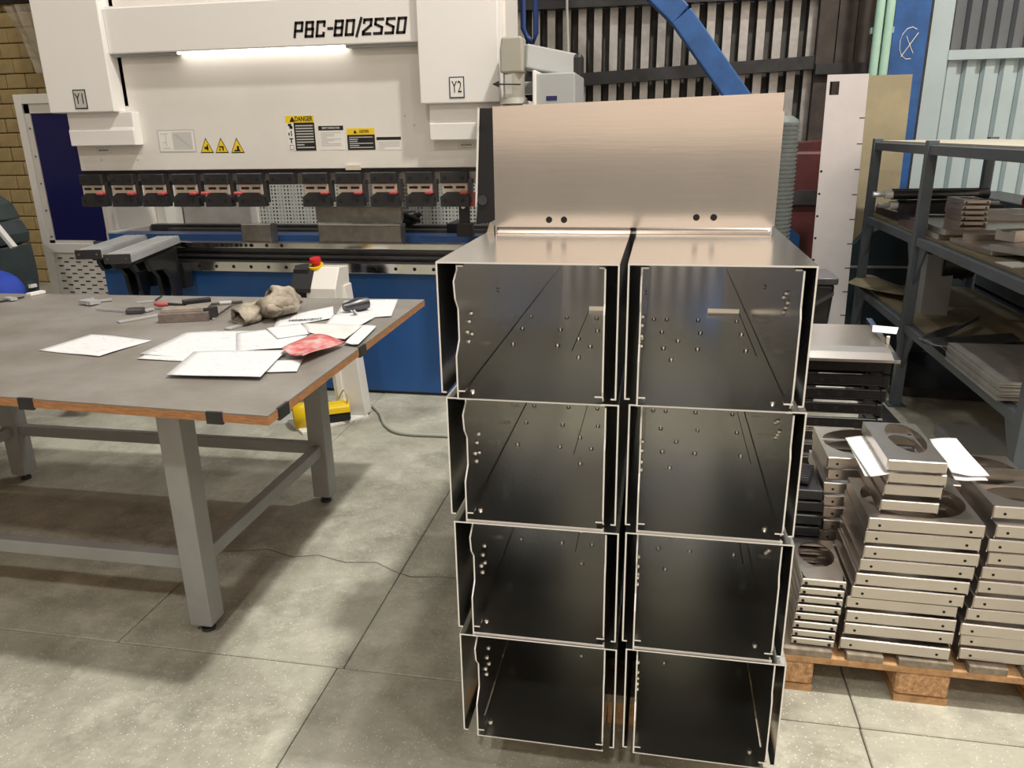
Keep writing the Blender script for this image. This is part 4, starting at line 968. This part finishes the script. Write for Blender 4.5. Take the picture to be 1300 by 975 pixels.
# papers tucked below the topmost small tray
zt = zA+3*.0405+.0005
paper('work_order', [(1073, 556), (1105, 553), (1146, 598), (1105, 606)], 'paper sheets sticking out left under the topmost small tray', 0, group='work orders among the trays', z0=zt, wav=.003)
paper('work_order', [(1180, 558), (1214, 557), (1256, 606), (1208, 602)], 'paper sheets sticking out right under the topmost small tray', 0, group='work orders among the trays', z0=zt, wav=.006)
paper('work_order', [(1076, 562), (1100, 560), (1130, 600), (1098, 605)], 'lower paper sheet left under the topmost small tray', -.006, group='work orders among the trays', z0=zt, wav=.002)
paper('work_order', [(1185, 562), (1216, 562), (1254, 612), (1212, 610)], 'lower paper sheet right under the topmost small tray', -.008, group='work orders among the trays', z0=zt, wav=.006)

# rear pile: black brackets with a bright cover on top (on a second pallet)
rp_ = thing('rear_pallet', (.8, 3.7, 0), 'wooden pallet under the black bracket pile', 'pallet')
for x in (.42, .70, .98): MB().box(x, x+.1, 3.27, 4.1, 0, .10).build('bearer', M_wood, rp_)
for i in range(6): MB().box(.40, 1.12, 3.27+i*.14, 3.27+i*.14+.10, .10, .122).build('deck_board', M_wood2, rp_)
def chan(W, D, H, t=.003):
    m_ = MB().box(0, W, 0, D, H-t, H).box(0, t, 0, D, 0, H).box(W-t, W, 0, D, 0, H).box(0, W, 0, t, H*.25, H)
    return m_
cov = chan(.36, .42, .058)
chan_me = MB().cbox(0, .36, 0, .006, .010, .056, c=.005).cbox(0, .03, -.004, .30, 0, .058, c=.006).cbox(.33, .36, -.004, .30, 0, .058, c=.006).cbox(.0, .36, .10, .14, .045, .058, c=.004).cbox(.0, .36, .26, .30, .045, .058, c=.004).mesh('bracket_body', mat('black lacquer', (.016, .016, .018), .28, .2))
spots_me = MB()
for x, z, r in ((.06, .04, .006), (.09, .03, .01), (.17, .033, .011), (.25, .03, .008), (.29, .028, .01), (.05, .018, .005), (.31, .045, .005)): spots_me.disc((x, 0, z), (0, -1, 0), r, .0006, n=10)
spots_me = spots_me.mesh('bracket_holes', M_hole)
for k in range(9):
    t = thing('black_bracket', (.60+.006*math.sin(k*2.3), 3.30-.012*(8-k)*.3+.006*math.cos(k), .123+k*.062), f'{ORD[k] if k < 8 else "topmost"} black channel bracket in the pile behind the trays', 'bracket', 'black bracket pile')
    if k >= 7: t.location.x += .012
    inst(chan_me, 'bracket_body', t); inst(spots_me, 'bracket_holes', t)['kind'] = 'stuff'
zc = .123+9*.062
cv = thing('bright_cover', (.56, 3.25, zc), 'bright folded steel cover on top of the black brackets', 'cover')
cvp = MB().prism([(.0, .0), (.0, .012), (.05, .03), (.10, .042), (.46, .05), (.46, .046), (.10, .038), (.052, .026), (.004, .010), (.004, .0)], 'x', 0, .40)
o = cvp.build('cover_sheet', M_tray); o.parent = cv; o.location = (0, 0, .002)
o = MB().prism([(.0, 0), (.0, .016), (.50, .075), (.50, .045)], 'x', .40, .425).build('side_rim', M_chrome); o.parent = cv
o = MB().cbox(.405, .42, .16, .18, .03, .075, c=.003).build('tag_clip', M_chrome); o.parent = cv
o = MB().prism([(.36, .22), (.45, .19), (.49, .31), (.39, .34)], 'z', .078, .080).build('paper_tag', M_tagp); o.parent = cv
# bin behind
bn = thing('plastic_bin', (.82, 4.7, 0), 'black plastic bin behind the bright steel cover', 'bin')
MB().prism([(.66, 0), (.96, 0), (1.01, .74), (.60, .74)], 'y', 4.68, 4.98).build('bin_body', M_blk, bn, bevel=.02)
MB().box(.59, 1.02, 4.66, 5.0, .74, .78).build('bin_rim', M_gun, bn, bevel=.008)
MB().prism([(.80, .58), (1.0, .70), (1.0, .68), (.81, .55)], 'y', 4.655, 4.69).build('bin_handle', M_gun, bn)

# ================================================================== BACKGROUND OBJECTS AT RIGHT
sh = thing('punched_sheet', (1.11, 5.3, 0), 'tall bright punched metal sheet leaning beside the fibreboard', 'sheet')
sx0, sx1 = .985, 1.228
def lean(p, y0=5.28, y1=5.44, z1=1.92): return y0+(y1-y0)*p/z1
m_ = MB(); zz = [0, 1.80, 1.88, 1.92]
hx = (sx0+.018, sx0+.075)
def lq(x0, x1, z0, z1): return m_.add([(x, lean(z)+dy, z) for z in (z0, z1) for dy in (0, .004) for x in (x0, x1)], [(0, 2, 3, 1), (4, 5, 7, 6), (0, 1, 5, 4), (2, 6, 7, 3), (0, 4, 6, 2), (1, 3, 7, 5)])
lq(sx0, sx1, 0, 1.80); lq(sx0, hx[0], 1.80, 1.88); lq(hx[1], sx1, 1.80, 1.88); lq(sx0, sx1, 1.88, 1.92)
m_.build('sheet_face', mat('bright pale sheet', (.72, .74, .80), .28, .85, var=.03), sh)
hm = MB().disc((0, 0, 0), (0, -1, 0), .008, .001, n=8).mesh('punched_hole', M_hole)
sm_ = MB().box(-.016, .016, -.001, 0, -.003, .003).mesh('edge_slit', M_hole)
for i in range(9):
    z = 1.62-i*.14; 
    if i > 1:
        o = inst(hm, 'punched_hole', sh); o.matrix_basis = Matrix.Translation((sx0+.012, lean(z)-.001, z)); attach(o, sh)
    o = inst(sm_, 'edge_slit', sh); z2 = 1.66-i*.155; o.matrix_basis = Matrix.Translation((sx1-.016, lean(z2)-.001, z2)); attach(o, sh)
fb = thing('fibreboard', (1.5, 6.15, 0), 'tan fibreboard panel leaning beside the blue column', 'board')
m_ = MB(); m_.add([(x, 6.12+.13*z/1.95+dy, z) for z in (0, 1.955) for dy in (0, .012) for x in (1.37, 1.70)], [(0, 2, 3, 1), (4, 5, 7, 6), (0, 1, 5, 4), (2, 6, 7, 3), (0, 4, 6, 2), (1, 3, 7, 5)])
m_.build('board_face', M_fibre, fb)
hs = thing('ribbed_hose', (.62, 4.5, 0), 'tall grey ribbed hose standing right of the aluminium cover', 'hose')
prof = []; z = 0
m_ = MB(); n_ = 18; rings = []
while z < 1.64:
    for r_ in (.095, .084): rings.append((z, r_)); z += .011
rings += [(1.65, .08), (1.668, .05)]
vs = [(.61+.00*z+r_*math.cos(2*math.pi*k/n_), 4.5+r_*math.sin(2*math.pi*k/n_), z) for z, r_ in rings for k in range(n_)]
m_.add(vs, [(i*n_+k, i*n_+(k+1) % n_, (i+1)*n_+(k+1) % n_, (i+1)*n_+k) for i in range(len(rings)-1) for k in range(n_)]+[tuple(range((len(rings)-1)*n_, len(rings)*n_))], 0, True)
m_.build('hose_body', M_hose, hs)
rm = thing('maroon_machine', (.95, 6.2, 0), 'dark maroon machine half hidden behind the ribbed hose', 'machine')
MB().box(.70, 1.25, 6.0, 6.46, 0, 1.45).build('body', M_maroon, rm, bevel=.02); MB().box(.74, 1.2, 5.97, 6.0, 1.08, 1.18).build('grey_bar', M_gun, rm)
MB().prism([(.72, .86), (1.0, .62), (1.0, .86), (.82, 1.02)], 'y', 5.95, 6.0).build('blue_flap', M_beamblue, rm)
MB().prism([(.72, 1.45), (1.2, 1.45), (1.15, 1.52), (.85, 1.50)], 'y', 6.02, 6.45).build('top_cap', M_maroon, rm)

# storage rack along the right side
rk = thing('storage_rack', (1.8, 4.6, 0), 'long slate grey steel storage rack at the right', 'rack')
LV = [.30, .51, 1.01, 1.505]; RX0_, RX1_ = 1.44, 2.16
YP = [3.15, 4.75, 5.9]
for y in YP:
    for x in (RX0_, RX1_):
        pst = MB().box(x-.028, x+.028, y-.028, y+.028, 0, 1.53).build('post', M_rack, rk, bevel=.003)
        MB().box(x-.05, x+.05, y-.05, y+.05, 0, .008).build('foot_plate', M_rack, pst)
for z in LV[1:]:
    for x in (RX0_, RX1_):
        for y0, y1 in zip(YP[:-1], YP[1:]): MB().box(x-.02, x+.02, y0+.028, y1-.028, z-.05, z).build('beam', M_rack, rk, bevel=.003)
    for y in YP: MB().box(RX0_+.028, RX1_-.028, y-.02, y+.02, z-.05, z).build('cross_beam', M_rack, rk, bevel=.003)
for z in LV[1:3]:   # gusset plates under the beams
    for y in YP:
        for sy in (-1, 1):
            if (y == YP[0] and sy < 0) or (y == YP[-1] and sy > 0): continue
            MB().prism([(y+sy*.028, z-.05), (y+sy*.17, z-.05), (y+sy*.028, z-.27)], 'x', RX0_-.006, RX0_+.006).build('gusset', M_rack, rk)
for z, mt in ((1.505, mat('cream board', (.42, .395, .32), .7, var=.05)), (1.01, M_board), (.51, M_board)):
    for i, (y0, y1) in enumerate(((3.17, 4.2), (4.2, 5.2), (5.2, 5.88))): MB().box(RX0_+.02, RX1_-.02, y0+.003, y1-.003, z-.0, z+.012).build('shelf_board', mt, rk)
# dark steel profile stack beyond the rack
sb = thing('steel_profile_rack', (2.45, 5.6, 0), 'long dark steel profiles stored between rack and gate', 'profiles')
for i in range(5): MB().box(2.30+.01*(i % 2), 2.62, 4.0, 6.85, .06+i*.215, .06+i*.215+.19).build('profile', M_dark, sb, bevel=.006)
MB().box(2.30, 2.65, 4.2, 4.3, 0, .06).build('bearer', M_wood2, sb); MB().box(2.30, 2.65, 6.4, 6.5, 0, .06).build('bearer', M_wood2, sb)
gp = thing('green_panel', (1.8, 6.02, 0), 'dark green-blue panel behind the far end of the rack', 'panel')
MB().prism([(1.36, 0), (2.0, 0), (2.0, .90), (1.62, .90), (1.58, .93), (1.55, .90), (1.45, .87), (1.36, .76)], 'y', 6.04, 6.10).build('body', mat('deep blue-grey', (.02, .04, .055), .5), gp, bevel=.01)
MB().box(1.36, 2.0, 6.025, 6.04, .62, .635).build('trim_strip', M_greypaint, gp)
# things on the rack, upper level
L2 = 1.024
TS = tray_meshes(.135, .25, .026, (.5, .55, .3, .3))
for k in range(5):
    t = tray(TS, 1.600+.003*math.sin(k*2), 4.62+.002*k, L2+.058+k*.0285, math.radians(1), f'{ORD[k] if k < 4 else "topmost"} tray in the small stack on the rack', 'small tray stack on the rack')
def flat(name, x0, x1, y0, y1, z0, h_, mt, label, cat, group=None, lip=.012, rz=0):
    t = thing(name, ((x0+x1)/2, (y0+y1)/2, z0), label, cat, group, rz); W_, D_ = x1-x0, y1-y0
    o = MB().box(-W_/2, W_/2, -D_/2, D_/2, h_-.004, h_).build('face', mt); o.parent = t
    o = MB().cbox(-W_/2, W_/2, -D_/2, -D_/2+.006, 0, h_, c=.0025).build('front_lip', mt); o.parent = t
    for sx in (-W_/2, W_/2-.004):
        o = MB().box(sx, sx+.004, -D_/2+.006, D_/2, 0, h_-.004).build('side_lip', mt); o.parent = t
    return t
flat('flat_panel', 1.46, 2.10, 4.50, 5.25, L2, .028, M_tray, 'lowest wide steel panel on the upper rack shelf', 'panel', 'panels on the upper shelf')
flat('flat_panel', 1.48, 2.06, 4.46, 5.1, L2+.029, .028, M_tray, 'wide steel panel under the small tray stack', 'panel', 'panels on the upper shelf')
flat('flat_panel', 1.50, 2.08, 3.95, 4.42, L2, .025, M_tray, 'steel panel near the front of the upper shelf', 'panel', 'panels on the upper shelf', rz=.06)
flat('flat_panel', 1.58, 2.0, 3.60, 4.05, L2+.026, .03, M_galv, 'grey steel panel lying askew on the upper shelf', 'panel', 'panels on the upper shelf', rz=.45)
flat('flat_panel', 1.50, 1.62, 5.35, 5.95, L2, .05, M_gun, 'dark channel at the far end of the upper shelf', 'channel', rz=.03)
for k, (x, y, z, ln, r_, mt, lab) in enumerate([(1.52, 5.55, L2+.09, .62, .034, M_gun, 'lowest dark tube across the far end of the upper shelf'), (1.50, 5.62, L2+.155, .60, .036, M_dark, 'dark tube resting on the others at the shelf end'), (1.47, 5.50, L2+.16, .52, .03, M_gun, 'front dark tube of the bundle on the shelf end')]):
    t = thing('dark_tube', (x, y, z), lab, 'tube', 'tube bundle on the rack')
    o = MB().cyl((0, 0, 0), (ln, .05, .0), r_, n=16).build('tube_body', mt); o.parent = t
    o = MB().cyl((-.045, -.004, 0), (0, 0, 0), r_*.8, n=16).build('white_collar', M_white2); o.parent = t
    o = MB().cyl((-.12, -.01, 0), (-.045, -.004, 0), r_*.45, n=12).build('tube_end', M_prof); o.parent = t
for k, (x0, y0, z0, ln, w_, h_, rz, mt, lab) in enumerate([
    (1.50, 5.253, L2, .55, .10, .045, .02, M_gun, 'flat dark wrapped profile below the tube bundle'), (1.50, 5.36, L2+.051, .58, .09, .06, -.03, M_blk, 'glossy black wrapped profile beside the tubes'),
    (1.86, 5.05, L2+.058, .30, .06, .05, .1, M_prof, 'silver offcut bar right of the small tray stack'), (1.78, 4.92, L2+.058, .34, .05, .035, -.06, M_prof, 'thin silver bar behind the small tray stack'),
    (1.62, 3.98, L2+.058, .36, .12, .05, .35, M_tray, 'bent silver channel lying askew at the shelf front'), (1.52, 4.30, L2+.026, .50, .04, .03, -.08, M_tray, 'narrow silver angle across the upper shelf')]):
    t = thing('profile_bar', (x0, y0, z0), lab, 'bar', 'loose bars on the upper shelf', rz)
    o = MB().prism([(0, 0), (w_, 0), (w_, h_), (w_*.8, h_), (w_*.7, h_*.82), (w_*.3, h_*.82), (w_*.2, h_), (0, h_)], 'x', 0, ln).build('bar_body', mt); o.parent = t
    o = MB().box(ln*.55, ln*.8, -.0015, w_+.0015, h_*.1, h_*1.02).build('wrap_band', M_stk_g if mt in (M_gun, M_blk) else M_prof); o.parent = t
t = thing('steel_can', (1.72, 3.78, L2+.116), 'ribbed silver cylinder lying on the upper rack shelf', 'cylinder')
o = MB().cyl((-.08, 0, 0), (.08, .03, 0), .055, n=24).build('can_body', M_tray); o.parent = t
for dx in (-.05, 0, .05):
    o = MB().cyl((dx-.006, dx*.19, 0), (dx+.006, dx*.19+.002, 0), .058, n=24).build('can_rib', M_prof); o.parent = t
t = thing('black_roll', (1.60, 3.42, L2), 'black rounded tool case at the right picture edge on the rack', 'case')
o = MB().cbox(-.12, .12, -.11, .11, 0, .13, c=.035).build('case_body', M_blk); o.parent = t
o = MB().cbox(-.05, .05, -.02, .02, .13, .145, c=.004).build('case_handle', M_gun); o.parent = t
flat('label_sheet', 1.47, 1.57, 3.6, 3.75, L2, .003, M_tagp, 'white paper label on the front edge of the upper shelf', 'paper', rz=.1)
t = thing('marking_bar', (2.22, 5.2, 1.14), 'grey steel bar with a red end cap behind the rack', 'bar')
o = MB().box(.0, .7, -.02, .02, 0, .04).build('bar_body', M_prof); o.parent = t
o = MB().cyl((-.02, 0, .02), (.0, 0, .02), .028, n=14).build('end_cap', M_red); o.parent = t
t.location = (2.19, 5.3, 1.137)
# lower level
L3 = .523
ch = thing('upright_channel', (1.63, 4.96, L3), 'upright grey channel section standing on the lower shelf', 'channel')
MB().prism([(1.56, 4.92), (1.71, 4.92), (1.71, 5.02), (1.70, 5.02), (1.70, 4.93), (1.64, 4.93), (1.64, 4.945), (1.62, 4.945), (1.62, 4.93), (1.57, 4.93), (1.57, 5.02), (1.56, 5.02)], 'z', L3, L3+.36).build('channel_body', M_greypaint, ch)
MB().cyl((1.64, 4.98, L3+.30), (1.82, 5.0, L3+.30), .09, n=20).build('dark_drum', M_dark, ch)
for k, (cs, z0, lab, mt) in enumerate([([(1075, 360), (1100, 347), (1162, 372), (1155, 380)], .56, 'ragged tan sheet sticking out of the lower shelf to the left', M_board), ([(1163, 433), (1245, 402), (1242, 408), (1180, 440)], .56, 'long bent dark strip on the lower shelf', M_dark), ([(1165, 432), (1285, 425), (1296, 434), (1200, 445)], .57, 'wide bent dark sheet on the front of the lower shelf', M_gun)]):
    paper('bent_sheet', cs, lab, 0, mt=mt, group='bent sheets on the lower shelf', wav=.02, cat='sheet', z0=z0)
for k in range(6):
    flat('stacked_sheet', 1.385+.004*(k % 2), 2.06, 3.30+.008*math.sin(k*2), 3.92, L3+.001+k*.014, .0135, M_galv, f'{ORD[k] if k < 5 else "topmost"} grey sheet in the pile on the lower shelf', 'sheet', 'sheet pile on the lower shelf')
flat('film_offcut', 1.62, 1.95, 4.05, 4.2, L3+.0, .03, M_blk, 'glossy black film packet on the lower shelf', 'packet', rz=.1)
# offcuts on the floor under the rack
for k, (x0, x1, y0, y1, h_, mt, lab, rz) in enumerate([(1.55, 2.1, 3.5, 4.3, .05, M_greypaint, 'grey steel plate on the floor under the rack', .1), (1.5, 2.05, 4.9, 5.8, .06, M_dark, 'dark steel plate on the floor at the far rack end', -.1), (1.25, 1.34, 3.6, 5.2, .05, M_gun, 'long dark flat bar on the floor before the rack', .04), (1.55, 1.95, 2.75, 3.2, .08, M_dark, 'dark steel box section on the floor near the trays', .2)]):
    flat('floor_offcut', x0, x1, y0, y1, 0, h_, mt, lab, 'offcut', 'offcuts under the rack', rz=rz)

# ------------------------------------------------------------------ lamp housings
LN = ['between the box stack and the tray pallet', 'above the floor right of the viewer', 'before the corrugated wall', 'above the left end of the press brake', 'above the storage rack', 'behind the viewer, left of centre, added to brighten the wall the cover mirrors', 'behind the viewer, far right']
for x, y, pw, sz in LAMPS:
    t = thing('hall_lamp', (x, y, LAMPZ), 'round grey hall lamp hanging high '+LN.pop(0), 'lamp', 'hall lamps')
    MB().cyl((x, y, LAMPZ), (x, y, LAMPZ+.16), sz/2+.03, sz/2-.06, n=20).build('shade', M_lgrey, t)
    MB().cyl((x, y, LAMPZ+.16), (x, y, ZC), .012, n=8).build('rod', M_gun, t)
